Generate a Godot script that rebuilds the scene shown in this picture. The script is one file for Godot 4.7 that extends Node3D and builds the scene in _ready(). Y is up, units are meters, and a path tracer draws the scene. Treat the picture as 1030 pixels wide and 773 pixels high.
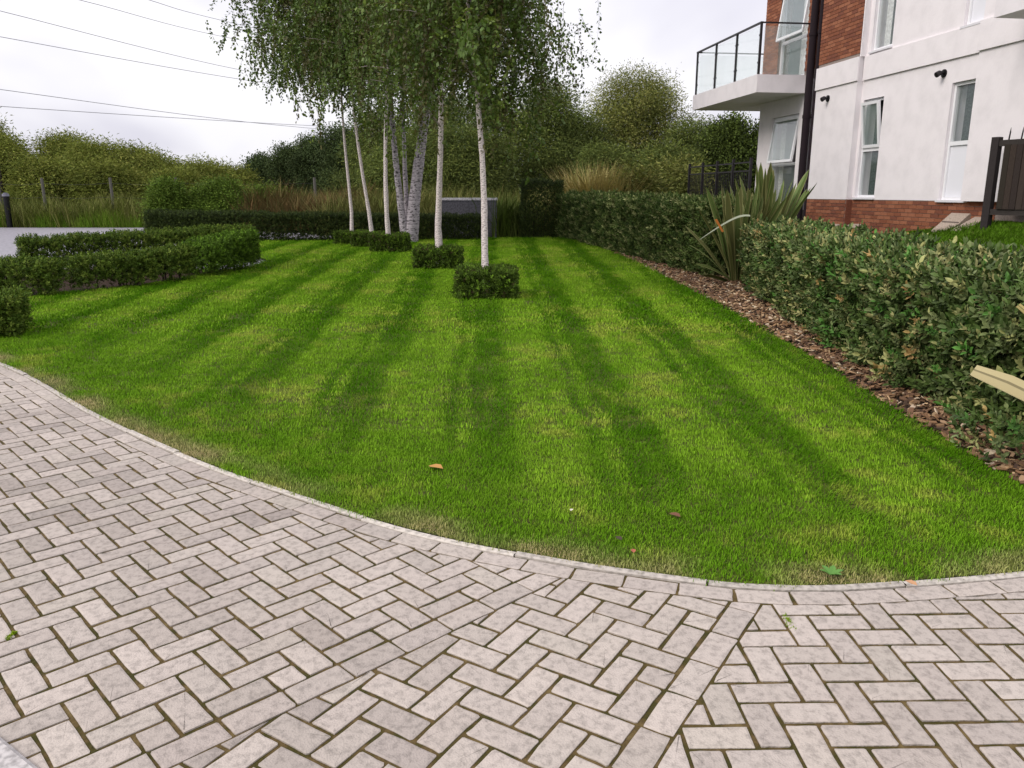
extends Node3D
# Striped lawn with birches and hedges beside a curved block-paved drive; apartment building on the right.
# Pixel helpers turn a photo pixel into a direction; the distance always comes from the ground or a known plane.

const F := 800.0
const EYE := 1.4
const PITCH := 0.23618            # atan(192.5 / 800)
var rng := RandomNumberGenerator.new()
var M := {}
var used_names := {}

# ------------------------------------------------------------------ pixel helpers
func ray(x: float, y: float) -> Vector3:
	var u := (x - 515.0) / F
	var v := -(y - 386.5) / F
	return Vector3(u, v * cos(PITCH) - sin(PITCH), -(cos(PITCH) + v * sin(PITCH)))

func gp(x: float, y: float, h := 0.0) -> Vector3:      # on the level plane y = h
	var d := ray(x, y)
	return Vector3(0, EYE, 0) + d * ((h - EYE) / d.y)

func dp(x: float, y: float, dist: float) -> Vector3:   # on the plane z = -dist
	var d := ray(x, y)
	return Vector3(0, EYE, 0) + d * (dist / -d.z)

# ------------------------------------------------------------------ mesh builder
class MB:
	var v := PackedVector3Array()
	var n := PackedVector3Array()
	var c := PackedColorArray()
	var col := Color(1, 1, 1)
	func tri(a: Vector3, b: Vector3, d: Vector3, na: Vector3, nb: Vector3, nd: Vector3) -> void:
		if (d - a).cross(b - a).dot(na + nb + nd) < 0.0:
			var t := b
			b = d
			d = t
			t = nb
			nb = nd
			nd = t
		v.append(a); v.append(b); v.append(d)
		n.append(na); n.append(nb); n.append(nd)
		c.append(col); c.append(col); c.append(col)
	func flat(a: Vector3, b: Vector3, d: Vector3, towards := Vector3.ZERO) -> void:
		var nn := (d - a).cross(b - a)
		if nn.length_squared() < 1e-18:
			return
		nn = nn.normalized()
		if towards != Vector3.ZERO and nn.dot(towards) < 0.0:
			nn = -nn
		tri(a, b, d, nn, nn, nn)
	func quad(a: Vector3, b: Vector3, d: Vector3, e: Vector3, towards := Vector3.ZERO) -> void:
		flat(a, b, d, towards)
		flat(a, d, e, towards)
	func box(lo: Vector3, hi: Vector3, t := Transform3D()) -> void:
		var p := []
		for i in 8:
			p.append(t * Vector3(hi.x if i & 1 else lo.x, hi.y if i & 2 else lo.y, hi.z if i & 4 else lo.z))
		quad(p[0], p[1], p[3], p[2], -t.basis.z); quad(p[4], p[5], p[7], p[6], t.basis.z)
		quad(p[0], p[2], p[6], p[4], -t.basis.x); quad(p[1], p[3], p[7], p[5], t.basis.x)
		quad(p[0], p[1], p[5], p[4], -t.basis.y); quad(p[2], p[3], p[7], p[6], t.basis.y)
	func tube(pts: Array, radii: Array, sides := 6, cap := true) -> void:
		var rings := []
		var nors := []
		var side := Vector3(1, 0, 0.1).normalized()
		for i in pts.size():
			var d: Vector3 = (pts[mini(i + 1, pts.size() - 1)] - pts[maxi(i - 1, 0)]).normalized()
			if absf(d.dot(side)) > 0.9:
				side = Vector3(0.1, 0.2, 1).normalized()
			var x := (side - d * side.dot(d)).normalized()
			side = x
			var y := d.cross(x)
			var ring := []
			var nor := []
			for k in sides:
				var a := TAU * k / sides
				var q := x * cos(a) + y * sin(a)
				nor.append(q)
				ring.append(pts[i] + q * radii[i])
			rings.append(ring)
			nors.append(nor)
		for i in pts.size() - 1:
			for k in sides:
				var l := (k + 1) % sides
				tri(rings[i][k], rings[i][l], rings[i + 1][l], nors[i][k], nors[i][l], nors[i + 1][l])
				tri(rings[i][k], rings[i + 1][l], rings[i + 1][k], nors[i][k], nors[i + 1][l], nors[i + 1][k])
		if cap:
			for e in [0, pts.size() - 1]:
				var out: Vector3 = (pts[e] - pts[1 if e == 0 else e - 1]).normalized()
				for k in range(1, sides - 1):
					tri(rings[e][0], rings[e][k], rings[e][k + 1], out, out, out)
	func prism(poly: PackedVector2Array, y_bot: float, y_top: float, bevel := 0.0, bevel_drop := 0.0, tilt := Vector2.ZERO) -> void:
		# convex outline in x/z with a bevelled upper edge
		var m := Vector2.ZERO
		for p in poly:
			m += p
		m /= poly.size()
		var inner := PackedVector2Array()
		for i in poly.size():
			var a := (poly[i] - poly[i - 1]).normalized()
			var b := (poly[(i + 1) % poly.size()] - poly[i]).normalized()
			var q := poly[i]
			if bevel > 0.0:
				var na := Vector2(-a.y, a.x)
				if na.dot(m - poly[i]) < 0.0: na = -na
				var nb := Vector2(-b.y, b.x)
				if nb.dot(m - poly[i]) < 0.0: nb = -nb
				var mid := (na + nb)
				var half := mid.length() * 0.5
				q += mid.normalized() * minf(bevel / maxf(half, 0.3), bevel * 1.8)
			inner.append(q)
		var up := func(q: Vector2, y: float) -> Vector3:
			return Vector3(q.x, y + tilt.dot(q - m), q.y)
		for i in poly.size():
			var j := (i + 1) % poly.size()
			var out2 := ((poly[i] + poly[j]) * 0.5 - m)
			var out := Vector3(out2.x, 0, out2.y)
			var a0 := Vector3(poly[i].x, y_bot, poly[i].y)
			var b0 := Vector3(poly[j].x, y_bot, poly[j].y)
			var a1: Vector3 = up.call(poly[i], y_top - bevel_drop)
			var b1: Vector3 = up.call(poly[j], y_top - bevel_drop)
			quad(a0, b0, b1, a1, out)
			if bevel > 0.0:
				quad(a1, b1, up.call(inner[j], y_top), up.call(inner[i], y_top), Vector3(0, 1, 0))
		var mt: Vector3 = up.call(m, y_top)
		for i in poly.size():
			flat(mt, up.call(inner[i], y_top), up.call(inner[(i + 1) % poly.size()], y_top), Vector3(0, 1, 0))
	func mesh() -> ArrayMesh:
		var a := []
		a.resize(Mesh.ARRAY_MAX)
		a[Mesh.ARRAY_VERTEX] = v
		a[Mesh.ARRAY_NORMAL] = n
		a[Mesh.ARRAY_COLOR] = c
		var m := ArrayMesh.new()
		m.add_surface_from_arrays(Mesh.PRIMITIVE_TRIANGLES, a)
		return m

# ------------------------------------------------------------------ object helpers
func numbered(called: String) -> String:
	var k: int = used_names.get(called, -1) + 1
	used_names[called] = k
	return called if k == 0 else "%s_%03d" % [called, k]

func tag(o: Node, label := "", category := "", group := "", kind := "") -> Node:
	if label: o.set_meta("label", label)
	if category: o.set_meta("category", category)
	if group: o.set_meta("group", group)
	if kind: o.set_meta("kind", kind)
	return o

func thing(called: String, label: String, category: String, at := Vector3.ZERO, turn := 0.0, group := "") -> Node3D:
	var o := Node3D.new()
	o.name = numbered(called)
	add_child(o)
	o.position = at
	o.rotation.y = turn
	tag(o, label, category, group)
	return o

func put(mb: MB, called: String, m: Material, parent: Node, kind := "") -> MeshInstance3D:
	var o := MeshInstance3D.new()
	o.mesh = mb.mesh()
	o.mesh.surface_set_material(0, m)
	o.name = called
	parent.add_child(o, true)
	if kind: o.set_meta("kind", kind)
	return o

func structure(mb: MB, called: String, m: Material) -> MeshInstance3D:
	var o := put(mb, numbered(called), m, self)
	o.set_meta("kind", "structure")
	return o

func many(mesh: Mesh, xf: Array, cols: Array, called: String, m: Material, parent: Node) -> MultiMeshInstance3D:
	var mm := MultiMesh.new()
	mm.transform_format = MultiMesh.TRANSFORM_3D
	mm.use_colors = true
	mm.mesh = mesh
	mm.instance_count = xf.size()
	for i in xf.size():
		mm.set_instance_transform(i, xf[i])
		mm.set_instance_color(i, cols[i])
	var o := MultiMeshInstance3D.new()
	o.multimesh = mm
	o.material_override = m
	o.name = called
	parent.add_child(o, true)
	o.set_meta("kind", "stuff")
	return o

# ------------------------------------------------------------------ materials
func ramp_tex(fseed: int, freq: float, stops: Array, size := 512, kind := FastNoiseLite.TYPE_SIMPLEX_SMOOTH, oct := 4, gain := 0.5) -> NoiseTexture2D:
	var fn := FastNoiseLite.new()
	fn.seed = fseed
	fn.noise_type = kind
	fn.frequency = freq
	fn.fractal_octaves = oct
	fn.fractal_gain = gain
	var g := Gradient.new()
	var o := PackedFloat32Array()
	var c := PackedColorArray()
	for s in stops:
		o.append(s[0])
		c.append(s[1])
	g.offsets = o
	g.colors = c
	var t := NoiseTexture2D.new()
	t.width = size
	t.height = size
	t.seamless = true
	t.noise = fn
	t.color_ramp = g
	return t

func grey(x: float) -> Color:
	return Color(x, x, x)

func mat(c: Color, rough := 0.8, tex: Texture2D = null, scale := Vector3.ONE, bump: Texture2D = null, depth := 0.0) -> StandardMaterial3D:
	# c is a linear base colour
	var m := StandardMaterial3D.new()
	m.albedo_color = c.linear_to_srgb()
	m.roughness = rough
	m.metallic_specular = 0.4
	m.vertex_color_use_as_albedo = true
	m.cull_mode = BaseMaterial3D.CULL_DISABLED
	if tex:
		m.albedo_texture = tex
	if tex or bump:
		m.uv1_triplanar = true
		m.uv1_world_triplanar = true
		m.uv1_scale = scale
	if bump:
		m.heightmap_enabled = true
		m.heightmap_texture = bump
		m.heightmap_scale = depth
	return m

func leaf_mat(rough := 0.5, through := 0.25) -> StandardMaterial3D:
	var m := mat(Color(1, 1, 1), rough)
	m.backlight_enabled = true
	m.backlight = Color(through, through, through * 0.8)
	return m

func make_materials() -> void:
	var grain := ramp_tex(3, 0.035, [[0.0, grey(0.70)], [0.35, grey(0.86)], [0.6, grey(0.97)], [1.0, grey(1.0)]])
	var fine := ramp_tex(5, 0.009, [[0.0, grey(0.76)], [0.32, grey(0.87)], [0.52, grey(0.95)], [1.0, grey(1.0)]], 1024, FastNoiseLite.TYPE_SIMPLEX_SMOOTH, 6, 0.68)
	var bumps := ramp_tex(7, 0.09, [[0.0, grey(0)], [1.0, grey(1)]])
	var blotch := ramp_tex(9, 0.012, [[0.0, grey(0.955)], [0.4, grey(0.985)], [0.65, grey(1.0)], [1.0, grey(1.0)]], 512, FastNoiseLite.TYPE_SIMPLEX_SMOOTH, 5)
	var bark := ramp_tex(11, 0.03, [[0.0, Color(0.09, 0.08, 0.08)], [0.27, Color(0.3, 0.27, 0.26)], [0.34, Color(0.88, 0.83, 0.82)], [1.0, Color(1, 0.98, 0.97)]], 512, FastNoiseLite.TYPE_SIMPLEX_SMOOTH, 3)
	var soil := ramp_tex(13, 0.05, [[0.0, Color(0.35, 0.3, 0.25)], [0.5, Color(0.7, 0.64, 0.56)], [1.0, Color(1, 0.95, 0.86)]])
	var mossy := ramp_tex(15, 0.02, [[0.0, Color(0.45, 0.5, 0.2)], [0.38, Color(0.62, 0.6, 0.4)], [0.55, Color(0.75, 0.68, 0.58)], [1.0, Color(1, 0.95, 0.88)]])
	var rough_bark := ramp_tex(17, 0.02, [[0.0, Color(0.1, 0.09, 0.09)], [0.3, Color(0.25, 0.23, 0.23)], [0.38, Color(0.8, 0.78, 0.79)], [1.0, Color(1, 0.98, 0.98)]], 512, FastNoiseLite.TYPE_SIMPLEX_SMOOTH, 4)
	M.rough_bark = mat(Color(0.66, 0.63, 0.66), 0.8, rough_bark, Vector3(0.8, 1.5, 0.8))
	M.paver = mat(Color(1, 1, 1), 0.9, fine, Vector3.ONE * 2.6, bumps, 0.2)
	M.joint = mat(Color(0.17, 0.14, 0.065), 1.0, mossy, Vector3.ONE * 1.1, bumps, 0.6)
	M.concrete = mat(Color(1, 1, 1), 0.9, grain, Vector3.ONE * 1.7, bumps, 0.08)
	M.stucco = mat(Color(1, 1, 1), 0.92, blotch, Vector3.ONE * 0.35, bumps, 0.15)
	M.brick = mat(Color(1, 1, 1), 0.9, grain, Vector3.ONE * 3.0)
	M.mortar = mat(Color(0.33, 0.27, 0.24), 1.0, grain, Vector3.ONE * 2.0)
	M.lawn_soil = mat(Color(0.13, 0.19, 0.022), 1.0, soil, Vector3.ONE * 1.5)
	M.soil = mat(Color(0.10, 0.06, 0.038), 1.0, soil, Vector3.ONE * 3.0, bumps, 1.5)
	M.meadow = mat(Color(0.07, 0.085, 0.02), 1.0, soil, Vector3.ONE * 0.2)
	M.asphalt = mat(Color(0.33, 0.31, 0.345), 0.38, grain, Vector3.ONE * 0.35, bumps, 0.1)
	M.bark = mat(Color(0.9, 0.88, 0.865), 0.75, bark, Vector3(1.3, 4.2, 1.3))
	M.wood = mat(Color(1, 1, 1), 0.9, grain, Vector3(8, 0.8, 8))
	M.twig = mat(Color(0.085, 0.06, 0.045), 0.9)
	M.metal = mat(Color(0.018, 0.015, 0.017), 0.45)
	M.plastic = mat(Color(0.82, 0.82, 0.84), 0.35)
	M.paint = mat(Color(1, 1, 1), 0.6, grain, Vector3.ONE * 0.8)
	M.glossy_leaf = leaf_mat(0.42, 0.2)
	M.leaf = leaf_mat(0.55, 0.6)
	M.grass = mat(Color(1, 1, 1), 0.7)
	M.grass.metallic_specular = 0.15
	M.far_leaf = leaf_mat(0.7, 0.45)
	M.far_leaf.metallic_specular = 0.2
	M.matt_leaf = leaf_mat(0.65, 0.25)
	M.matt_leaf.metallic_specular = 0.2
	M.glossy_leaf.metallic_specular = 0.25
	M.chip = mat(Color(1, 1, 1), 0.95)
	M.cable = mat(Color(0.3, 0.3, 0.33), 0.7)
	var g := StandardMaterial3D.new()
	g.albedo_color = Color(0.8, 0.9, 0.88, 0.12)
	g.transparency = BaseMaterial3D.TRANSPARENCY_ALPHA
	g.roughness = 0.03
	g.cull_mode = BaseMaterial3D.CULL_DISABLED
	M.glass = g

# ------------------------------------------------------------------ camera, sky, sun
func make_view() -> void:
	var cam := Camera3D.new()
	cam.name = "camera"
	cam.fov = rad_to_deg(2.0 * atan(386.5 / F))
	cam.near = 0.05
	cam.far = 2000.0
	cam.position = Vector3(0, EYE, 0)
	cam.rotation = Vector3(-PITCH, 0, 0)
	add_child(cam)
	cam.current = true
	var env := Environment.new()
	env.background_mode = Environment.BG_SKY
	env.tonemap_mode = Environment.TONE_MAPPER_LINEAR
	env.tonemap_exposure = 1.25
	env.sdfgi_enabled = true
	env.ssao_enabled = true
	env.ssil_enabled = true
	var sky := Sky.new()
	var pm := PanoramaSkyMaterial.new()
	pm.panorama = sky_picture()
	sky.sky_material = pm
	env.sky = sky
	var we := WorldEnvironment.new()
	we.name = "environment"
	we.environment = env
	add_child(we)
	var sun := DirectionalLight3D.new()
	sun.name = "sun"
	sun.light_energy = 0.5
	sun.light_color = Color(1.0, 0.97, 0.93)
	sun.light_angular_distance = 30.0
	sun.shadow_enabled = true
	add_child(sun)
	sun.look_at_from_position(Vector3(-17, 15, 8), Vector3.ZERO)

func sky_picture() -> ImageTexture:
	# overcast: pale lavender-white cloud with faint streaks, brighter overhead
	var w := 1024
	var h := 512
	var im := Image.create_empty(w, h, false, Image.FORMAT_RGBF)
	var a := FastNoiseLite.new()
	a.seed = 21
	a.frequency = 0.8
	a.fractal_octaves = 5
	var b := FastNoiseLite.new()
	b.seed = 22
	b.frequency = 0.22
	b.fractal_octaves = 3
	for y in h:
		var el := PI * (0.5 - (y + 0.5) / h)
		var s := sin(el)
		for x in w:
			var az := TAU * (x + 0.5) / w
			if s < -0.02:
				im.set_pixel(x, y, Color(0.2, 0.22, 0.14))
				continue
			var q := Vector2(cos(az), sin(az)) * cos(el) / (maxf(s, 0.0) + 0.16)
			var n1 := a.get_noise_2d(q.x * 0.55 + q.y * 0.3, q.y * 1.3)
			var n2 := b.get_noise_2d(q.x + 40.0, q.y)
			var cover := clampf(0.55 + n1 * 1.25 + n2 * 0.9, 0.0, 1.0)
			var base := 0.77 + 0.62 * maxf(s, 0.0)
			var c := Color(0.76, 0.75, 0.84).lerp(Color(0.985, 0.975, 1.02), cover) * base
			im.set_pixel(x, y, Color(c.r, c.g, c.b))
	return ImageTexture.create_from_image(im)

# ------------------------------------------------------------------ curves shared by lawn, edging and paving
func smooth(pts: Array, per := 8) -> PackedVector2Array:
	var out := PackedVector2Array()
	for i in pts.size() - 1:
		var p0: Vector2 = pts[maxi(i - 1, 0)]
		var p1: Vector2 = pts[i]
		var p2: Vector2 = pts[i + 1]
		var p3: Vector2 = pts[mini(i + 2, pts.size() - 1)]
		for k in per:
			out.append(p1.cubic_interpolate(p2, p0, p3, float(k) / per))
	out.append(pts[-1])
	return out

func offset_curve(c: PackedVector2Array, d: float) -> PackedVector2Array:
	var out := PackedVector2Array()
	for i in c.size():
		var t := (c[mini(i + 1, c.size() - 1)] - c[maxi(i - 1, 0)]).normalized()
		out.append(c[i] + Vector2(-t.y, t.x) * d)
	return out

func walk(c: PackedVector2Array, step: float) -> PackedVector2Array:
	var out := PackedVector2Array([c[0]])
	var left := step
	for i in c.size() - 1:
		var a := c[i]
		var b := c[i + 1]
		var l := a.distance_to(b)
		var at := 0.0
		while at + left <= l:
			at += left
			out.append(a.lerp(b, at / l))
			left = step
		left -= l - at
	return out

var edge: PackedVector2Array          # lawn side of the concrete edging, running left to right
var bed_edge: PackedVector2Array      # lawn edge along the mulch bed, near to far
var lawn_poly: PackedVector2Array

func xz(p: Vector3) -> Vector2:
	return Vector2(p.x, p.z)

func make_curves() -> void:
	var e := [Vector2(-9.5, -10.2), Vector2(-6.6, -8.2)]
	for q in [[0, 365], [100, 418], [200, 463], [300, 498], [420, 535], [560, 563], [647, 576], [735, 587], [818, 590], [900, 586], [1030, 575]]:
		e.append(xz(gp(q[0], q[1])))
	e.append(Vector2(2.7, -2.93))
	e.append(Vector2(4.5, -3.5))
	edge = smooth(e)
	var b := [Vector2(2.62, -2.9)]
	for q in [[1030, 490], [960, 448], [900, 413], [820, 362], [740, 317], [680, 285], [620, 256]]:
		b.append(xz(gp(q[0], q[1])))
	b.append_array([Vector2(2.15, -23.4), Vector2(1.6, -25.2), Vector2(0.2, -25.45)])
	bed_edge = smooth(b)
	lawn_poly = PackedVector2Array()
	for p in edge:
		if p.x > -5.6 and p.x < 2.6:
			lawn_poly.append(p)
	for p in bed_edge:
		lawn_poly.append(p)
	for p in [Vector2(-4, -25.2), Vector2(-8.5, -24.2), Vector2(-7.0, -20.0), Vector2(-5.1, -17.0), Vector2(-5.1, -15.4), Vector2(-5.7, -12.4), Vector2(-6.7, -10.9), Vector2(-6.6, -9.6), Vector2(-6.0, -8.4)]:
		lawn_poly.append(p)

func lawn_y(x: float, z: float) -> float:
	# gentle crown towards the back of the lawn
	var t := clampf((-z - 8.0) / 14.0, 0.0, 1.0)
	return 0.004 + 0.02 * sin(t * PI) * exp(-pow((x + 0.5) / 4.0, 2.0))

# ------------------------------------------------------------------ ground and roads
func sheet(poly: PackedVector2Array, y: float, mb: MB, n := 0.0) -> void:
	var idx := Geometry2D.triangulate_polygon(poly)
	for i in range(0, idx.size(), 3):
		var p := []
		for k in 3:
			var q := poly[idx[i + k]]
			p.append(Vector3(q.x, y, q.y))
		mb.flat(p[0], p[1], p[2], Vector3.UP)

func make_ground() -> void:
	var mb := MB.new()
	mb.quad(Vector3(-700, -0.09, 60), Vector3(700, -0.09, 60), Vector3(700, -0.09, -1200), Vector3(-700, -0.09, -1200), Vector3.UP)
	structure(mb, "ground", M.meadow)
	mb = MB.new()
	sheet(PackedVector2Array([Vector2(-70, -13), Vector2(-12, -13.4), Vector2(-3.5, -13.0), Vector2(-3.5, -26.5), Vector2(-14, -34.6), Vector2(-70, -34.6)]), -0.05, mb)
	structure(mb, "road", M.asphalt)
	# pale kerb along the near side of the road
	var k := thing("road_kerb", "pale concrete kerb at the road edge behind the low left hedges", "kerb")
	for i in 18:
		var x0 := -22.5 + i * 0.915
		mb = MB.new()
		mb.col = Color(0.42, 0.39, 0.37) * rng.randf_range(0.9, 1.08)
		mb.prism(PackedVector2Array([Vector2(x0, -15.2), Vector2(x0 + 0.905, -15.2), Vector2(x0 + 0.905, -15.05), Vector2(x0, -15.05)]), -0.1, 0.055, 0.012, 0.012)
		put(mb, "kerb_stone", M.concrete, k)
	mb = MB.new()
	sheet(PackedVector2Array([Vector2(-30, -15.05), Vector2(-3.8, -15.05), Vector2(-3.8, -10.4), Vector2(-6.8, -9.0), Vector2(-30, -11.5)]), 0.002, mb)
	structure(mb, "bed_soil", M.soil)

func make_lawn() -> void:
	# lawn sheet as a grid clipped to its outline
	var mb := MB.new()
	var step := 0.5
	for ix in range(-20, 8):
		for iz in range(-53, -4):
			var cell := PackedVector2Array([Vector2(ix, iz) * step, Vector2(ix + 1, iz) * step, Vector2(ix + 1, iz + 1) * step, Vector2(ix, iz + 1) * step])
			for piece in Geometry2D.intersect_polygons(cell, lawn_poly):
				var idx := Geometry2D.triangulate_polygon(piece)
				for i in range(0, idx.size(), 3):
					var p := []
					for k in 3:
						var q: Vector2 = piece[idx[i + k]]
						p.append(Vector3(q.x, lawn_y(q.x, q.y), q.y))
					mb.flat(p[0], p[1], p[2], Vector3.UP)
	var lawn := structure(mb, "lawn", M.lawn_soil)
	# grass: tufts of short mown blades
	var n1 := FastNoiseLite.new()
	n1.seed = 31
	n1.frequency = 1.3
	n1.fractal_octaves = 4
	var n2 := FastNoiseLite.new()
	n2.seed = 32
	n2.frequency = 0.45
	n2.fractal_octaves = 3
	var n3 := FastNoiseLite.new()
	n3.seed = 33
	n3.frequency = 4.5
	n3.fractal_octaves = 3
	var tufts := []
	for v in 3:
		tufts.append(tuft_mesh(12, 0.04, 0.02, 0.0034, 100 + v))
	var far_tuft := tuft_mesh(14, 0.075, 0.024, 0.007, 110)
	var xfs := [[], [], [], []]
	var cols := [[], [], [], []]
	var bands := [[2.4, 4.6, 2600.0, 1.0], [4.6, 8.0, 1300.0, 1.15], [8.0, 14.0, 520.0, 1.0], [14.0, 25.6, 260.0, 1.25]]
	for bi in 4:
		var bd: Array = bands[bi]
		var x0 := maxf(-0.70 * bd[1] - 0.6, -8.6)
		var x1 := 2.75
		var count := int((x1 - x0) * (bd[1] - bd[0]) * bd[2])
		for i in count:
			var p := Vector2(rng.randf_range(x0, x1), -rng.randf_range(bd[0], bd[1]))
			if p.x < 0.70 * p.y - 0.5 or not Geometry2D.is_point_in_polygon(p, lawn_poly):
				continue
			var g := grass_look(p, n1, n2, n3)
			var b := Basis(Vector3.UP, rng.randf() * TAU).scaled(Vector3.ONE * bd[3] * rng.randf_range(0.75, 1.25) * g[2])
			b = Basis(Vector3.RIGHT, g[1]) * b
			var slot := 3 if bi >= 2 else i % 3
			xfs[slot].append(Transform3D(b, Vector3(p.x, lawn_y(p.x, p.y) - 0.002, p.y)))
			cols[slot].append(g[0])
	for s in 4:
		many(far_tuft if s == 3 else tufts[s], xfs[s], cols[s], "grass", M.grass, lawn)

func edge_distance(p: Vector2) -> float:
	var best := 9.0
	for i in range(0, edge.size() - 1):
		if absf(edge[i].x - p.x) < 1.6:
			best = minf(best, p.distance_to(Geometry2D.get_closest_point_to_segment(p, edge[i], edge[i + 1])))
	return best

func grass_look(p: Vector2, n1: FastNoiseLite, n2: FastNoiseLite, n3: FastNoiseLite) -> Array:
	# [colour, lean of the blades from the mower, height]; light passes lean away from the drive, dark passes towards it, their sheen and shade also painted into the colour
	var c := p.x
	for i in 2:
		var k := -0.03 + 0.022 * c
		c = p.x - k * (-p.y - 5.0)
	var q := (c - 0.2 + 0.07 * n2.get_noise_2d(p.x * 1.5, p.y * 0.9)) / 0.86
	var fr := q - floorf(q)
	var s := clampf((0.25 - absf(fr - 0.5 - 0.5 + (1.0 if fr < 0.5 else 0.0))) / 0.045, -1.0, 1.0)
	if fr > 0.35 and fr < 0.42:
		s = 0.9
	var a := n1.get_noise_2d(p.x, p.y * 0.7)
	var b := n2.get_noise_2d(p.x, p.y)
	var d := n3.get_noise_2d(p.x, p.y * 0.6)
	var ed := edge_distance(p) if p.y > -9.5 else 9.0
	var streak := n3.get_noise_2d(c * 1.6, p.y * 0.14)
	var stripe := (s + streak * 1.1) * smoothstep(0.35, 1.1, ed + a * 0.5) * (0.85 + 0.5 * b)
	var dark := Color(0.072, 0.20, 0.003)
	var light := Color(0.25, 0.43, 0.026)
	var col := dark.lerp(light, clampf(0.38 + 0.32 * stripe + 0.26 * a + 0.18 * d, 0.0, 1.0))  # stripe term paints sheen and shade of leaning blades; noise varies the grass itself
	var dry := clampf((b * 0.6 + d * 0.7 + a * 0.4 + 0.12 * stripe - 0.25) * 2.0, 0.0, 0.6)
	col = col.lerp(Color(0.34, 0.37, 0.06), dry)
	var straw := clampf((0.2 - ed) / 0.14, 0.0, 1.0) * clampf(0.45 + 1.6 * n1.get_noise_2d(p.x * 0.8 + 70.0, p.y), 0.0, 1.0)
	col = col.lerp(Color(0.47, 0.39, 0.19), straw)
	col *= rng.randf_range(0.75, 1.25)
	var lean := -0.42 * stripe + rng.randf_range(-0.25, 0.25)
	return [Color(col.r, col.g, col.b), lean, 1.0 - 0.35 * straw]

func tuft_mesh(blades: int, spread: float, tall: float, wide: float, sd: int) -> ArrayMesh:
	var r := RandomNumberGenerator.new()
	r.seed = sd
	var mb := MB.new()
	for i in blades:
		var at := Vector3(r.randf_range(-1, 1), 0, r.randf_range(-1, 1)) * spread
		var dir := Vector3(r.randf_range(-1, 1), 0, r.randf_range(-1, 1)).normalized()
		var side := Vector3(-dir.z, 0, dir.x) * wide * r.randf_range(0.7, 1.2) * 0.5
		var hh := tall * r.randf_range(0.6, 1.2)
		var bend := hh * r.randf_range(0.2, 0.8)
		var m := at + dir * bend * 0.35 + Vector3.UP * hh * 0.6
		var t := at + dir * bend + Vector3.UP * hh
		mb.col = grey(r.randf_range(0.8, 1.15))
		mb.quad(at - side, at + side, m + side * 0.8, m - side * 0.8, dir + Vector3.UP * 0.4)
		mb.flat(m - side * 0.8, m + side * 0.8, t, dir + Vector3.UP * 0.4)
	return mb.mesh()

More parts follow.
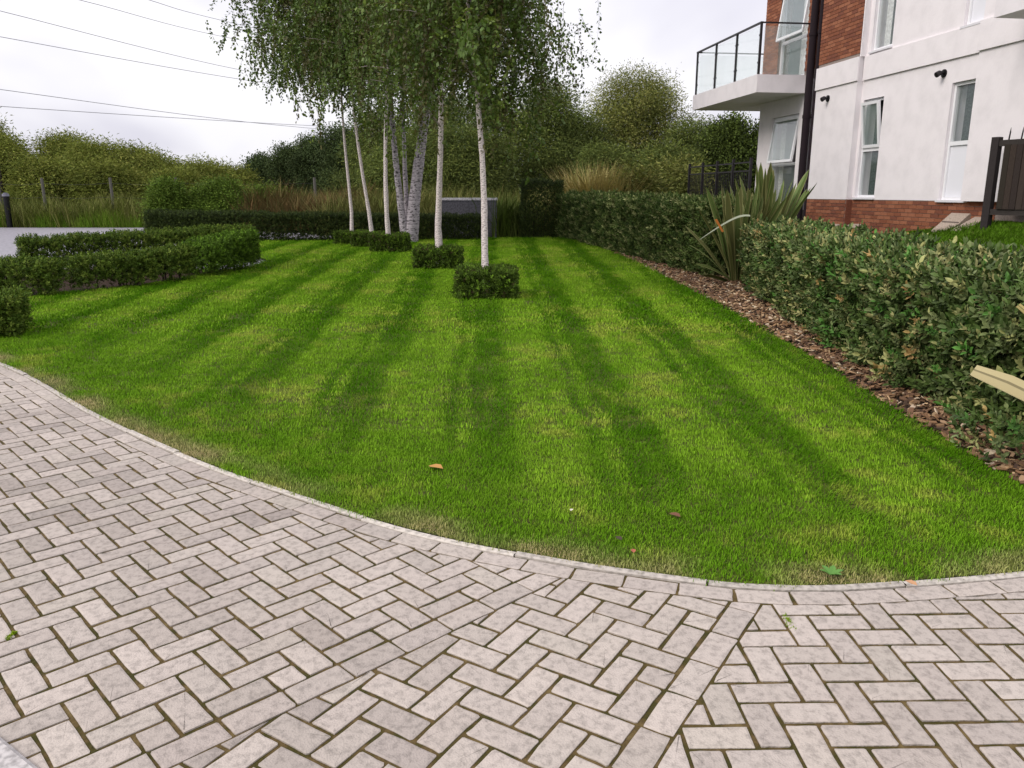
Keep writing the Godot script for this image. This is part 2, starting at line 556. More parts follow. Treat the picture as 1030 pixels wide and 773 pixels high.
# ------------------------------------------------------------------ block paving
func make_paving() -> void:
	var course_in := offset_curve(edge, 0.042)       # edging 50 mm, then a course of blocks along it
	var field_edge := offset_curve(edge, 0.138)
	var field := PackedVector2Array()
	for p in field_edge:
		field.append(p)
	for p in [Vector2(4.6, 1.2), Vector2(0.9, 1.2), Vector2(-1.19 + 1.64 * 0.5, -1.71 + 1.16 * 0.5), Vector2(-1.36, -1.83), Vector2(-1.36 - 0.82 * 7.0, -1.83 - 0.58 * 7.0), Vector2(-10.5, -8.6)]:
		field.append(p)
	var bed := MB.new()
	var under := PackedVector2Array()
	for p in edge:
		under.append(p)
	for i in range(edge.size(), field.size()):
		under.append(field[i])
	sheet(under, -0.005, bed)
	var paving := structure(bed, "paving", M.joint)

	# seams: straight single courses that divide the drive into wedges
	var s1 := [Vector2(0.93, -2.62), Vector2(-0.9, 0.25)]     # middle / right
	var s2 := [Vector2(0.21, -2.75), Vector2(-3.0, 0.35)]     # left / middle
	var d1: Vector2 = (s1[1] - s1[0]).normalized()
	var d2: Vector2 = (s2[1] - s2[0]).normalized()
	var r1 := Vector2(-d1.y, d1.x)                           # towards the left
	var r2 := Vector2(-d2.y, d2.x)
	if r1.x > 0: r1 = -r1
	if r2.x > 0: r2 = -r2
	var jobs := []                                           # polygons of the blocks
	var big := 30.0
	# wedge outlines as half-plane boxes
	var zone_c := PackedVector2Array([s1[0] - d1 * big - r1 * 0.009, s1[0] + d1 * big - r1 * 0.009, s1[0] + d1 * big - r1 * big, s1[0] - d1 * big - r1 * big])
	var zone_b1 := PackedVector2Array([s1[0] - d1 * big + r1 * 0.097, s1[0] + d1 * big + r1 * 0.097, s1[0] + d1 * big + r1 * big, s1[0] - d1 * big + r1 * big])
	var right_of_2 := PackedVector2Array([s2[0] - d2 * big - r2 * 0.009, s2[0] + d2 * big - r2 * 0.009, s2[0] + d2 * big - r2 * big, s2[0] - d2 * big - r2 * big])
	var zone_a := PackedVector2Array([s2[0] - d2 * big + r2 * 0.097, s2[0] + d2 * big + r2 * 0.097, s2[0] + d2 * big + r2 * big, s2[0] - d2 * big + r2 * big])
	var zone_b: PackedVector2Array = Geometry2D.intersect_polygons(zone_b1, right_of_2)[0]
	for z in [[zone_a, d2, s2[0] + r2 * 0.097, -1], [zone_b, d1, s1[0] + r1 * 0.097, 1], [zone_c, Vector2(0.02, 1).normalized(), Vector2(0.82, -2.26), 1]]:
		var parts := Geometry2D.intersect_polygons(field, z[0])
		var ey: Vector2 = z[1]
		var ex := Vector2(ey.y, -ey.x)
		for region in parts:
			if Geometry2D.is_polygon_clockwise(region):
				region.reverse()
			herringbone(region, z[2], ex, ey, jobs)
	for s in [[s1[0], d1, r1], [s2[0], d2, r2]]:
		for i in range(-4, 26):
			var a: Vector2 = s[0] + s[1] * (i * 0.189)
			var q := PackedVector2Array([a, a + s[1] * 0.181, a + s[1] * 0.181 + s[2] * 0.088, a + s[2] * 0.088])
			for piece in Geometry2D.intersect_polygons(q, field):
				jobs.append(piece)
	var c0 := walk(course_in, 0.195)
	for i in c0.size() - 1:
		var t := (c0[i + 1] - c0[i]).normalized()
		var nrm := Vector2(-t.y, t.x)
		jobs.append(PackedVector2Array([c0[i] + t * 0.004, c0[i + 1] - t * 0.004, c0[i + 1] - t * 0.004 + nrm * 0.089, c0[i] + t * 0.004 + nrm * 0.089]))

	# rank by size in the picture: the 300 largest in view are parts of their own
	var ranked := []
	for j in jobs:
		var m := Vector2.ZERO
		for p in j:
			m += p
		m /= j.size()
		var area := absf(poly_area(j))
		var round_about := 0.0
		for e in j.size():
			round_about += j[e].distance_to(j[(e + 1) % j.size()])
		if area < 0.0005 or 2.0 * area / round_about < 0.006:
			continue
		var zc := -m.y * cos(PITCH) + EYE * sin(PITCH)
		var py := 386.5 + F * (EYE * cos(PITCH) + m.y * sin(PITCH)) / zc if zc > 0.1 else 9999.0
		var px := 515.0 + F * m.x / zc if zc > 0.1 else 9999.0
		var seen: bool = px > -10 and px < 1040 and py < 785 and zc > 0.1
		ranked.append([area / pow(maxf(zc, 0.1), 3.0) if seen else -1.0, j, m])
	ranked.sort_custom(func(a, b): return a[0] > b[0])
	var tone := FastNoiseLite.new()
	tone.seed = 41
	tone.frequency = 0.5
	var rest := MB.new()
	for i in ranked.size():
		var j: PackedVector2Array = ranked[i][1]
		var m: Vector2 = ranked[i][2]
		var stain := clampf(tone.get_noise_2d(m.x + 3.0, m.y * 1.4) * 1.6 - 0.05, 0.0, 0.5) * rng.randf_range(0.2, 1.0)
		stain = maxf(stain, 0.7 * exp(-pow(m.distance_to(Vector2(-2.3, -3.5)) / 0.8, 2.0)) * rng.randf())
		var col := Color(0.49, 0.428, 0.378) * rng.randf_range(0.86, 1.07)
		col = col.lerp(Color(0.22, 0.185, 0.165), stain)
		if rng.randf() < 0.06:
			col = col.lerp(Color(0.45, 0.40, 0.34), 0.4)
		var mb := MB.new() if i < 300 else rest
		mb.col = Color(col.r, col.g, col.b)
		var y := rng.randf_range(-0.0015, 0.0015)
		var tilt := Vector2(rng.randf_range(-1, 1), rng.randf_range(-1, 1)) * 0.01
		var poly := PackedVector2Array()
		var near: bool = ranked[i][0] > 0.0 and m.y > -3.6 and j.size() == 4 and absf(poly_area(j)) > 0.006
		for e in j.size():
			var p := j[e]
			var q := j[(e + 1) % j.size()]
			var base := m if i < 300 else Vector2.ZERO
			var jit := Vector2(rng.randf_range(-1, 1), rng.randf_range(-1, 1)) * 0.0032
			if near and p.distance_to(q) > 0.05:
				# worn corner, then a slightly chipped edge
				var t := (q - p).normalized()
				var nn := Vector2(-t.y, t.x)
				var c := rng.randf_range(0.002, 0.006)
				poly.append(p + t * c - base + jit)
				for f in [0.35, 0.68]:
					poly.append(p.lerp(q, f) + nn * rng.randf_range(-0.0012, 0.0014) - base)
				poly.append(q - t * rng.randf_range(0.002, 0.006) - base)
			else:
				poly.append(p - base + jit)
		mb.prism(poly, -0.02, y, 0.006, 0.0022, tilt)
		if i < 300:
			var o := put(mb, "paver", M.paver, paving)
			o.position = Vector3(m.x, 0, m.y)
	put(rest, "paver_field", M.paver, paving, "stuff")

	# concrete edging between drive and lawn
	var kerb := Node3D.new()
	kerb.name = "edging"
	add_child(kerb)
	kerb.set_meta("kind", "structure")
	var outer := edge
	var marks := walk(outer, 0.02)
	var at := 4
	while at < marks.size() - 20:
		var n := int(rng.randf_range(27, 45))
		var last := mini(at + n, marks.size() - 1)
		var mb := MB.new()
		mb.col = Color(0.55, 0.50, 0.44) * rng.randf_range(0.85, 1.1)
		var shift := rng.randf_range(-0.004, 0.004)
		var top := 0.007 + rng.randf_range(-0.003, 0.005)
		for k in range(at, last, 5):
			var e2 := mini(k + 5, last)
			var a := marks[k]
			var b := marks[e2]
			var t := (marks[last] - marks[at]).normalized()
			var nr := Vector2(-t.y, t.x)
			var w0 := 0.0
			var w1 := 0.037
			var jig := rng.randf_range(-0.0006, 0.0006)
			var A0 := Vector3(a.x, top - 0.004, a.y) + Vector3(nr.x, 0, nr.y) * (w0 + shift)
			var B0 := Vector3(b.x, top - 0.004, b.y) + Vector3(nr.x, 0, nr.y) * (w0 + shift)
			var U := Vector3(nr.x, 0, nr.y)
			var bev := 0.007
			var dn := Vector3(0, -0.06, 0)
			var upv := Vector3(0, 0.004 + jig, 0)
			mb.quad(A0 + dn, B0 + dn, B0, A0, -U)
			mb.quad(A0, B0, B0 + U * bev + upv, A0 + U * bev + upv, Vector3.UP)
			mb.quad(A0 + U * bev + upv, B0 + U * bev + upv, B0 + U * (w1 - bev) + upv, A0 + U * (w1 - bev) + upv, Vector3.UP)
			mb.quad(A0 + U * (w1 - bev) + upv, B0 + U * (w1 - bev) + upv, B0 + U * w1, A0 + U * w1, Vector3.UP)
			mb.quad(A0 + U * w1, B0 + U * w1, B0 + U * w1 + dn, A0 + U * w1 + dn, U)
			if k == at:
				mb.quad(A0 + dn, A0, A0 + U * w1, A0 + U * w1 + dn, a_dir(a, b) * -1.0)
			if e2 == last:
				mb.quad(B0 + dn, B0, B0 + U * w1, B0 + U * w1 + dn, a_dir(a, b))
		put(mb, "edging_stone", M.concrete, kerb)
		at = last + 0
	# smooth kerb at the drive's other side
	var k2 := thing("drive_kerb", "smooth pale concrete kerb at the outer corner of the block paving", "kerb")
	var dir := Vector2(0.82, 0.572).normalized()
	var out := Vector2(-dir.y, dir.x)
	for i in range(-7, 3):
		var a := Vector2(-1.36, -1.83) + dir * (i * 0.915) + out * 0.006
		var mb := MB.new()
		mb.col = Color(0.55, 0.52, 0.5) * rng.randf_range(0.94, 1.05)
		mb.prism(PackedVector2Array([a, a + dir * 0.908, a + dir * 0.908 + out * 0.125, a + out * 0.125]), -0.05, 0.022, 0.012, 0.01)
		put(mb, "kerb_stone", M.concrete, k2)
	var out_mb := MB.new()
	var A := Vector2(-1.36, -1.83) - dir * 9.0 + out * 0.1
	var B := Vector2(-1.36, -1.83) + dir * 2.7 + out * 0.1
	sheet(PackedVector2Array([A, B, B + Vector2(0.2, 6), A + Vector2(-6, 10)]), -0.03, out_mb)
	structure(out_mb, "road", M.asphalt)
	# moss in two joints
	moss(xz(gp(793, 625)), 0.014, "bright green moss tuft in a paving joint below the edging")
	moss(xz(gp(10, 640)), 0.01, "yellowish moss clump in a joint by the outer kerb")

func a_dir(a: Vector2, b: Vector2) -> Vector3:
	var d := (b - a).normalized()
	return Vector3(d.x, 0, d.y)

func moss(at: Vector2, r: float, label: String) -> void:
	var o := thing("moss_clump", label, "moss", Vector3(at.x, 0.0, at.y))
	var xf := []
	var cl := []
	for i in 60:
		var q := Vector3(rng.randfn(0, 0.4) * r, -0.004, rng.randfn(0, 1.6) * r)
		xf.append(Transform3D(Basis(Vector3.UP, rng.randf() * TAU).scaled(Vector3.ONE * rng.randf_range(0.12, 0.3)), q))
		var k := rng.randf_range(0.8, 1.2)
		cl.append(Color(0.2 * k, 0.3 * k, 0.01))
	many(tuft_mesh(10, 0.012, 0.03, 0.008, 77), xf, cl, "moss", M.grass, o)

func poly_area(p: PackedVector2Array) -> float:
	var s := 0.0
	for i in p.size():
		s += p[i].cross(p[(i + 1) % p.size()])
	return s * 0.5

func herringbone(region: PackedVector2Array, o: Vector2, ex: Vector2, ey: Vector2, jobs: Array) -> void:
	var u := 0.0945
	var g := 0.0060
	var lo := Vector2(1e9, 1e9)
	var hi := Vector2(-1e9, -1e9)
	for p in region:
		var q := Vector2((p - o).dot(ex), (p - o).dot(ey)) / u
		lo = lo.min(q)
		hi = hi.max(q)
	for i in range(int(lo.x) - 3, int(hi.x) + 3):
		for j in range(int(lo.y) - 3, int(hi.y) + 3):
			var k := posmod(i - j, 4)
			var w := 1.0
			var h := 1.0
			if k == 0:
				w = 2.0
			elif k == 3:
				h = 2.0
			else:
				continue
			var a := Vector2(i * u + g, j * u + g)
			var b := Vector2((i + w) * u - g, (j + h) * u - g)
			var q := PackedVector2Array([o + ex * a.x + ey * a.y, o + ex * b.x + ey * a.y, o + ex * b.x + ey * b.y, o + ex * a.x + ey * b.y])
			var c := (q[0] + q[2]) * 0.5
			if c.x < -8.5 or c.x > 4.4 or c.y > 0.9:
				continue
			if c.y > -1.2 and (absf(c.x) > 2.4):
				continue
			for piece in Geometry2D.intersect_polygons(q, region):
				jobs.append(piece)

# ------------------------------------------------------------------ leaves, sprigs, hedges
func leaf(mb: MB, base: Vector3, dir: Vector3, up: Vector3, l: float, w: float, fine := true) -> void:
	var side := dir.cross(up).normalized() * w * 0.5
	var nn := side.cross(dir).normalized()
	if nn.dot(up) < 0: nn = -nn
	var tip := base + dir * l - nn * l * 0.12
	if fine:
		var m1 := base + dir * l * 0.33 - nn * w * 0.08
		var m2 := base + dir * l * 0.68 - nn * w * 0.1
		var lift := nn * w * 0.14
		mb.flat(base, m1 + side * 0.9 + lift, m1, nn)
		mb.flat(base, m1 - side * 0.9 + lift, m1, nn)
		mb.quad(m1, m1 + side * 0.9 + lift, m2 + side * 0.85 + lift, m2, nn)
		mb.quad(m1, m1 - side * 0.9 + lift, m2 - side * 0.85 + lift, m2, nn)
		mb.flat(m2, m2 + side * 0.85 + lift, tip, nn)
		mb.flat(m2, m2 - side * 0.85 + lift, tip, nn)
	else:
		var m := base + dir * l * 0.45
		mb.flat(base, m + side, tip, nn)
		mb.flat(base, m - side, tip, nn)

func sprig_mesh(count: int, length: float, l: float, w: float, sd: int, fine := true) -> ArrayMesh:
	var r := RandomNumberGenerator.new()
	r.seed = sd
	var mb := MB.new()
	for i in count:
		var t := (i + 0.5) / count
		var az := i * 2.4 + r.randf_range(-0.5, 0.5)
		var el := lerpf(0.15, 1.1, t) + r.randf_range(-0.35, 0.35)
		var dir := Vector3(cos(az) * cos(el), sin(el), sin(az) * cos(el))
		var up := Vector3(-cos(az) * sin(el), cos(el), -sin(az) * sin(el)) + Vector3(r.randf_range(-1, 1), r.randf_range(-1, 1), r.randf_range(-1, 1)) * 0.35
		mb.col = grey(r.randf_range(0.75, 1.25))
		leaf(mb, Vector3(r.randf_range(-1, 1) * 0.01, t * length, r.randf_range(-1, 1) * 0.01), dir, up.normalized(), l * r.randf_range(0.7, 1.2), w * r.randf_range(0.8, 1.15), fine)
	return mb.mesh()

func pick(palette: Array) -> Color:
	var total := 0.0
	for p in palette:
		total += p[1]
	var x := rng.randf() * total
	for p in palette:
		x -= p[1]
		if x <= 0.0:
			var k := rng.randf_range(0.75, 1.25)
			var c: Color = p[0]
			return Color(c.r * k, c.g * k * rng.randf_range(0.95, 1.05), c.b * k)
	return palette[0][0]

func basis_up(y: Vector3, spin: float) -> Basis:
	y = y.normalized()
	var x := y.cross(Vector3(0.3, 0.1, 1.0) if absf(y.z) < 0.9 else Vector3(1, 0.2, 0)).normalized()
	var z := x.cross(y)
	return Basis(x, y, z) * Basis(Vector3.UP, spin)

# path: centre line on the ground (world x/z); o: width, height0, height1, sprig, density per m2, side/top palettes, noise, bare
func hedge(called: String, label: String, path: Array, o: Dictionary, group := "") -> Node3D:
	var base3: Vector3 = Vector3(path[0].x, o.get("y", 0.0), path[0].y)
	var root := thing(called, label, "hedge", base3, 0.0, group)
	var seg := []
	var total := 0.0
	for i in path.size() - 1:
		var l: float = path[i].distance_to(path[i + 1])
		seg.append(l)
		total += l
	var w: float = o.width
	var lump := FastNoiseLite.new()
	lump.seed = int(absf(base3.x * 71.0 + base3.z * 13.0)) + 5
	lump.frequency = o.get("lump_freq", 1.6)
	lump.fractal_octaves = 3
	var rough: float = o.get("lump", 0.05)
	var bare: float = o.get("bare", 0.0)
	var at_path := func(s: float) -> Array:
		var d := s
		for i in seg.size():
			if d <= seg[i] or i == seg.size() - 1:
				var t: Vector2 = (path[i + 1] - path[i]) / seg[i]
				return [path[i] + t * d - path[0], t]
			d -= seg[i]
		return [path[0], Vector2(1, 0)]
	var hgt := func(s: float) -> float:
		return lerpf(o.h0, o.h1, clampf(s / total, 0, 1))
	# stems where the hedge is bare below
	var stems := MB.new()
	stems.col = Color(0.5, 0.5, 0.5)
	var ns := int(total / o.get("stem_gap", 0.22)) + 1
	for i in ns:
		var a: Array = at_path.call(rng.randf_range(0.08, total - 0.08))
		var nr := Vector2(-a[1].y, a[1].x)
		var p2: Vector2 = a[0] + nr * rng.randf_range(-0.3, 0.3) * w
		var p := Vector3(p2.x, -0.02, p2.y)
		stems.tube([p, p + Vector3(rng.randf_range(-0.04, 0.04), o.h0 * 0.3, rng.randf_range(-0.04, 0.04)), p + Vector3(rng.randf_range(-0.12, 0.12), o.h0 * 0.6, rng.randf_range(-0.12, 0.12))], [0.014, 0.011, 0.006], 5)
	put(stems, "stems", M.twig, root, "stuff")
	# foliage
	var xf := []
	var cl := []
	var hm: float = (o.h0 + o.h1) * 0.5
	var faces := [[0, total * hm], [1, total * w], [2, total * hm * o.get("back", 0.6)], [3, w * hm], [4, w * hm]]
	for f in faces:
		var count := int(f[1] * o.density)
		for i in count:
			var s := rng.randf() * total
			var v := rng.randf()
			var side := 0.0
			var y := 0.0
			var nrm := Vector3.ZERO
			if f[0] == 3: s = 0.0
			if f[0] == 4: s = total
			var a: Array = at_path.call(s)
			var t: Vector2 = a[1]
			var nr := Vector2(-t.y, t.x)
			var H: float = hgt.call(s)
			match f[0]:
				0:
					side = w * 0.5; y = v * H; nrm = Vector3(nr.x, 0.15, nr.y)
				1:
					side = (v - 0.5) * w; y = H; nrm = Vector3(0, 1, 0)
				2:
					side = -w * 0.5; y = v * H; nrm = Vector3(-nr.x, 0.15, -nr.y)
				3:
					side = (v - 0.5) * w; y = rng.randf() * H; nrm = Vector3(-t.x, 0.15, -t.y)
				4:
					side = (v - 0.5) * w; y = rng.randf() * H; nrm = Vector3(t.x, 0.15, t.y)
			var p2: Vector2 = a[0] + nr * side
			var p := Vector3(p2.x, y, p2.y)
			# rounded upper edge
			var over := maxf(0.0, absf(side) - w * 0.5 + 0.09) / 0.09
			if f[0] == 1: p.y -= 0.06 * over * over
			if f[0] == 0 or f[0] == 2: p -= nrm * 0.05 * pow(clampf((y - H + 0.1) / 0.1, 0, 1), 2.0)
			var ln := lump.get_noise_3d(p.x + base3.x, p.y, p.z + base3.z)
			p += nrm * (ln * rough * 2.0 - rng.randf() * o.get("deep", 0.1) * (1.0 if rng.randf() < 0.75 else 2.0))
			if bare > 0.0 and y < H * (bare + 0.3 * ln + 0.12) and rng.randf() < 0.93:
				continue
			if p.y < 0.01: p.y = 0.02
			var upward := nrm * 0.8 + Vector3(0, o.get("rise", 0.5), 0) + Vector3(rng.randf_range(-1, 1), rng.randf_range(-0.8, 0.8), rng.randf_range(-1, 1)) * 0.7
			var sc: float = rng.randf_range(0.7, 1.25) * o.get("scale", 1.0)
			xf.append(Transform3D(basis_up(upward, rng.randf() * TAU).scaled(Vector3.ONE * sc), p))
			cl.append(pick(o.side))
	many(o.sprig, xf, cl, "foliage", o.get("mat", M.glossy_leaf), root)
	return root

# ------------------------------------------------------------------ birches
func birch(label: String, base: Vector3, tall: float, lean: Vector3, r0: float, spread: float, crown_y: float, strands: int, strand: ArrayMesh, stems := []) -> Node3D:
	var root := thing("birch_tree", label, "tree", base, 0.0, "birch trees on the lawn")
	var sets := [[lean, r0, tall]]
	sets.append_array(stems)
	var xf := []
	var cl := []
	var limbs := MB.new()
	limbs.col = Color(0.42, 0.36, 0.33)
	for st in sets:
		var pts := []
		var rad := []
		var off: Vector3 = st[3] if st.size() > 3 else Vector3.ZERO
		for i in 11:
			var t := i / 10.0
			var p: Vector3 = off + st[0] * t + Vector3(sin(t * 7.0 + base.x) * 0.05, t * st[2], cos(t * 6.0 + base.z) * 0.05) * (1.0 if i > 0 else 0.0)
			if i == 0: p.y = -0.05
			pts.append(p)
			rad.append(st[1] * (1.25 if i == 0 else 1.0) * lerpf(1.0, 0.12, pow(t, 0.9)))
		var tb := MB.new()
		# finer trunk with small swellings
		var fp := []
		var fr := []
		for i in 10:
			for k in 5:
				var t := k / 5.0
				fp.append(pts[i].lerp(pts[i + 1], t))
				fr.append(lerpf(rad[i], rad[i + 1], t) * rng.randf_range(0.94, 1.08))
		fp.append(pts[10])
		fr.append(rad[10])
		tb.tube(fp, fr, 10)
		put(tb, "trunk", M.rough_bark if sets.size() > 1 else M.bark, root)
		var nl := 26
		for i in nl:
			var t := lerpf(crown_y / st[2], 0.97, pow(float(i) / nl, 0.9))
			var fi := t * 10.0
			var s: Vector3 = pts[int(fi)].lerp(pts[mini(int(fi) + 1, 10)], fi - int(fi))
			var az := i * 2.4 + base.x * 3.0 + rng.randf_range(-0.4, 0.4)
			var out := Vector3(cos(az), 0, sin(az))
			var reach := spread * lerpf(1.0, 0.35, pow(float(i) / nl, 1.4)) * rng.randf_range(0.7, 1.1)
			var lp := []
			var lr := []
			var rise := rng.randf_range(0.35, 0.75) * reach
			for k in 7:
				var u := k / 6.0
				lp.append(s + out * reach * u + Vector3(rng.randf_range(-1, 1) * 0.05 * reach * u, rise * (1.7 * u - 1.0 * u * u) , rng.randf_range(-1, 1) * 0.05 * reach * u))
				lr.append(maxf(0.004, st[1] * 0.42 * (1.0 - t * 0.6) * (1.0 - 0.85 * u)))
			limbs.tube(lp, lr, 5, false)
			var per := int(strands / float(nl * sets.size()))
			for q in per:
				var u := pow(rng.randf(), 0.65) * 0.85 + 0.15
				var ku := u * 6.0
				var p: Vector3 = lp[mini(int(ku), 6)].lerp(lp[mini(int(ku) + 1, 6)], ku - int(ku))
				p += Vector3(rng.randfn(0, 0.16), rng.randfn(0.05, 0.12), rng.randfn(0, 0.16)) * spread
				var len := rng.randf_range(0.5, 1.2) * (1.5 if rng.randf() < 0.12 else 1.0) * lerpf(0.8, 1.25, u)
				var bs := Basis(Vector3(1, 0, 0), rng.randfn(0, 0.22)) * Basis(Vector3(0, 0, 1), rng.randfn(0, 0.22)) * Basis(Vector3.UP, rng.randf() * TAU)
				if rng.randf() < 0.28:
					bs = Basis(out.cross(Vector3.UP).normalized(), rng.randf_range(-1.6, 1.6)) * bs
				xf.append(Transform3D(bs.scaled(Vector3(1, len, 1)), p))
				cl.append(pick([[Color(0.085, 0.14, 0.022), 6], [Color(0.13, 0.19, 0.028), 3], [Color(0.10, 0.10, 0.03), 2], [Color(0.30, 0.29, 0.03), 0.08]]))
	put(limbs, "limbs", M.chip, root, "stuff")
	many(strand, xf, cl, "crown", M.leaf, root)
	return root

func strand_mesh(sd: int, leaves: int, l: float, w: float) -> ArrayMesh:
	var r := RandomNumberGenerator.new()
	r.seed = sd
	var mb := MB.new()
	mb.col = Color(1.0, 0.6, 0.9)
	var pts := []
	var rad := []
	for i in 6:
		var t := i / 5.0
		pts.append(Vector3(sin(t * 4.0) * 0.04, -t * 0.8, cos(t * 3.0) * 0.03))
		rad.append(lerpf(0.003, 0.001, t))
	mb.tube(pts, rad, 3, false)
	for i in leaves:
		var t := (i + r.randf()) / leaves
		var p := Vector3(sin(t * 4.0) * 0.04, -t * 0.8, cos(t * 3.0) * 0.03)
		var az := r.randf() * TAU
		var dir := Vector3(cos(az), r.randf_range(-1.4, 0.3), sin(az)).normalized()
		mb.col = grey(r.randf_range(0.75, 1.3))
		leaf(mb, p + dir * 0.015, dir, Vector3(r.randf_range(-1, 1), r.randf_range(0.2, 1), r.randf_range(-1, 1)).normalized(), l * r.randf_range(0.7, 1.2), w, false)
	return mb.mesh()

# ------------------------------------------------------------------ background trees and scrub
func clump_mesh(sd: int, leaves: int, rad: float, l: float, w: float, droop := 0.0) -> ArrayMesh:
	var r := RandomNumberGenerator.new()
	r.seed = sd
	var mb := MB.new()
	for i in leaves:
		var p := Vector3(r.randfn(0, 0.5), r.randfn(0, 0.45), r.randfn(0, 0.5)) * rad
		var dir := (p.normalized() + Vector3(r.randf_range(-1, 1), r.randf_range(-1, 1) - droop, r.randf_range(-1, 1)) * 0.8).normalized()
		mb.col = grey(r.randf_range(0.7, 1.3))
		leaf(mb, p, dir, Vector3(r.randf_range(-1, 1), r.randf_range(0.1, 1), r.randf_range(-1, 1)).normalized(), l * r.randf_range(0.7, 1.3), w, false)
	return mb.mesh()

func tree(called: String, label: String, category: String, base: Vector3, tall: float, half: float, palette: Array, clump: ArrayMesh, count: int, low := 0.15, group := "", lobes := 11) -> void:
	var root := thing(called, label, category, base, 0.0, group)
	var tr := MB.new()
	tr.col = Color(0.11, 0.09, 0.07)
	var r := maxf(0.05, tall * 0.02)
	tr.tube([Vector3(0, -0.1, 0), Vector3(half * 0.05, tall * 0.3, 0), Vector3(-half * 0.04, tall * 0.65, half * 0.05), Vector3(0, tall * 0.88, 0)], [r * 1.2, r, r * 0.6, r * 0.15], 7)
	var centres := []
	for i in lobes:
		var t := (i + 0.5) / lobes
		var y := lerpf(low + 0.14, 0.86, t)
		var env := sqrt(maxf(0.05, 1.0 - pow((y - 0.45) / 0.58, 2.0)))
		var az := i * 2.4 + base.x
		var rr := half * env * 0.58 * rng.randf_range(0.5, 1.0)
		var c := Vector3(cos(az) * rr, y * tall, sin(az) * rr)
		var size := Vector3(half * rng.randf_range(0.38, 0.56) * env, tall * rng.randf_range(0.12, 0.17), half * rng.randf_range(0.38, 0.56) * env)
		centres.append([c, size, rng.randf_range(0.72, 1.3)])
		tr.tube([Vector3(0, maxf(0.1, c.y - tall * 0.22), 0), Vector3(c.x * 0.5, c.y - tall * 0.07, c.z * 0.5), c], [r * 0.45, r * 0.3, r * 0.1], 5, false)
	# a leading lobe that reaches the top
	centres.append([Vector3(rng.randf_range(-0.15, 0.15) * half, tall * 0.9, 0), Vector3(half * 0.5, tall * 0.1, half * 0.5), 1.0])
	put(tr, "trunk", M.chip, root)
	var xf := []
	var cl := []
	for i in count:
		var lb: Array = centres[i % centres.size()]
		var d := Vector3(rng.randfn(0, 1), rng.randfn(0, 1), rng.randfn(0, 1)).normalized()
		var k := pow(rng.randf(), 0.45) * (rng.randf_range(0.85, 1.12) if rng.randf() > 0.1 else rng.randf_range(1.1, 1.4))
		var p: Vector3 = lb[0] + d * lb[1] * k
		if p.y < 0.1: continue
		xf.append(Transform3D(Basis(Vector3(rng.randfn(0, 1), rng.randfn(0, 1), rng.randfn(0, 1)).normalized(), rng.randf_range(-0.9, 0.9)) * Basis(Vector3.UP, rng.randf() * TAU).scaled(Vector3.ONE * rng.randf_range(0.7, 1.3)), p))
		var tint: Color = pick(palette) * lb[2]
		tint.a = 1.0
		cl.append(tint)
	many(clump, xf, cl, "crown", M.far_leaf, root)

# ------------------------------------------------------------------ flax
func flax(label: String, base: Vector3, blades: Array, group := "") -> Node3D:
	# blades: [azimuth, tilt from vertical, length, width, bend, colour]
	var root := thing("flax_plant", label, "plant", base, 0.0, group)
	for b in blades:
		var mb := MB.new()
		var out := Vector3(cos(b[0]), 0, sin(b[0]))
		var pts := []
		var dirs := []
		var p := Vector3(cos(b[0]), 0, sin(b[0])) * rng.randf_range(0.02, 0.12)
		var a: float = b[1]
		var n := 12
		for i in n + 1:
			pts.append(p)
			var d := out * sin(a) + Vector3.UP * cos(a)
			dirs.append(d)
			p += d * b[2] / n
			a += b[4] * (0.2 + 1.6 * i / n) / n
		var twist := rng.randf_range(-0.9, 0.9)
		var c: Color = b[5]
		for i in n:
			var t0 := i / float(n)
			var t1 := (i + 1) / float(n)
			var w0: float = blade_w(t0) * b[3] * 0.5
			var w1: float = blade_w(t1) * b[3] * 0.5
			var s0 := Vector3.UP.cross(out).rotated(dirs[i], twist).normalized()
			var s1 := Vector3.UP.cross(out).rotated(dirs[i + 1], twist).normalized()
			var n0: Vector3 = s0.cross(dirs[i]).normalized()
			var n1: Vector3 = s1.cross(dirs[i + 1]).normalized()
			var f0: Vector3 = n0 * w0 * 0.35
			var f1: Vector3 = n1 * w1 * 0.35
			for h in [-1.0, 1.0]:
				mb.col = c * (1.0 if h > 0 else 0.92)
				mb.col.a = 1.0
				mb.quad(pts[i], pts[i + 1], pts[i + 1] + s1 * w1 * h * 0.8 + f1 * 0.8, pts[i] + s0 * w0 * h * 0.8 + f0 * 0.8, n0)
				mb.col = c.lerp(Color(0.42, 0.38, 0.16), 0.6)     # pale leaf margin
				mb.col.a = 1.0
				mb.quad(pts[i] + s0 * w0 * h * 0.8 + f0 * 0.8, pts[i + 1] + s1 * w1 * h * 0.8 + f1 * 0.8, pts[i + 1] + s1 * w1 * h + f1, pts[i] + s0 * w0 * h + f0, n0)
		put(mb, "leaf", M.glossy_leaf, root)
	return root

func blade_w(t: float) -> float:
	return (0.55 + 0.45 * smoothstep(0.0, 0.45, t)) * (1.0 if t < 0.55 else sqrt(maxf(0.0, 1.0 - pow((t - 0.55) / 0.45, 2.2))))

# ------------------------------------------------------------------ apartment building
var BO := Vector3(7.04, 0, -19.5)
var BT: Transform3D

func hits(px: float, py: float, off := 0.0) -> Vector2:     # where a pixel meets the facade plane, in the building's own x and y
	var d := ray(px, py)
	var o := Vector3(0, EYE, 0)
	var n := BT.basis.z
	var t := (BT.origin + n * off - o).dot(n) / d.dot(n)
	var l := BT.affine_inverse() * (o + d * t)
	return Vector2(l.x, l.y)

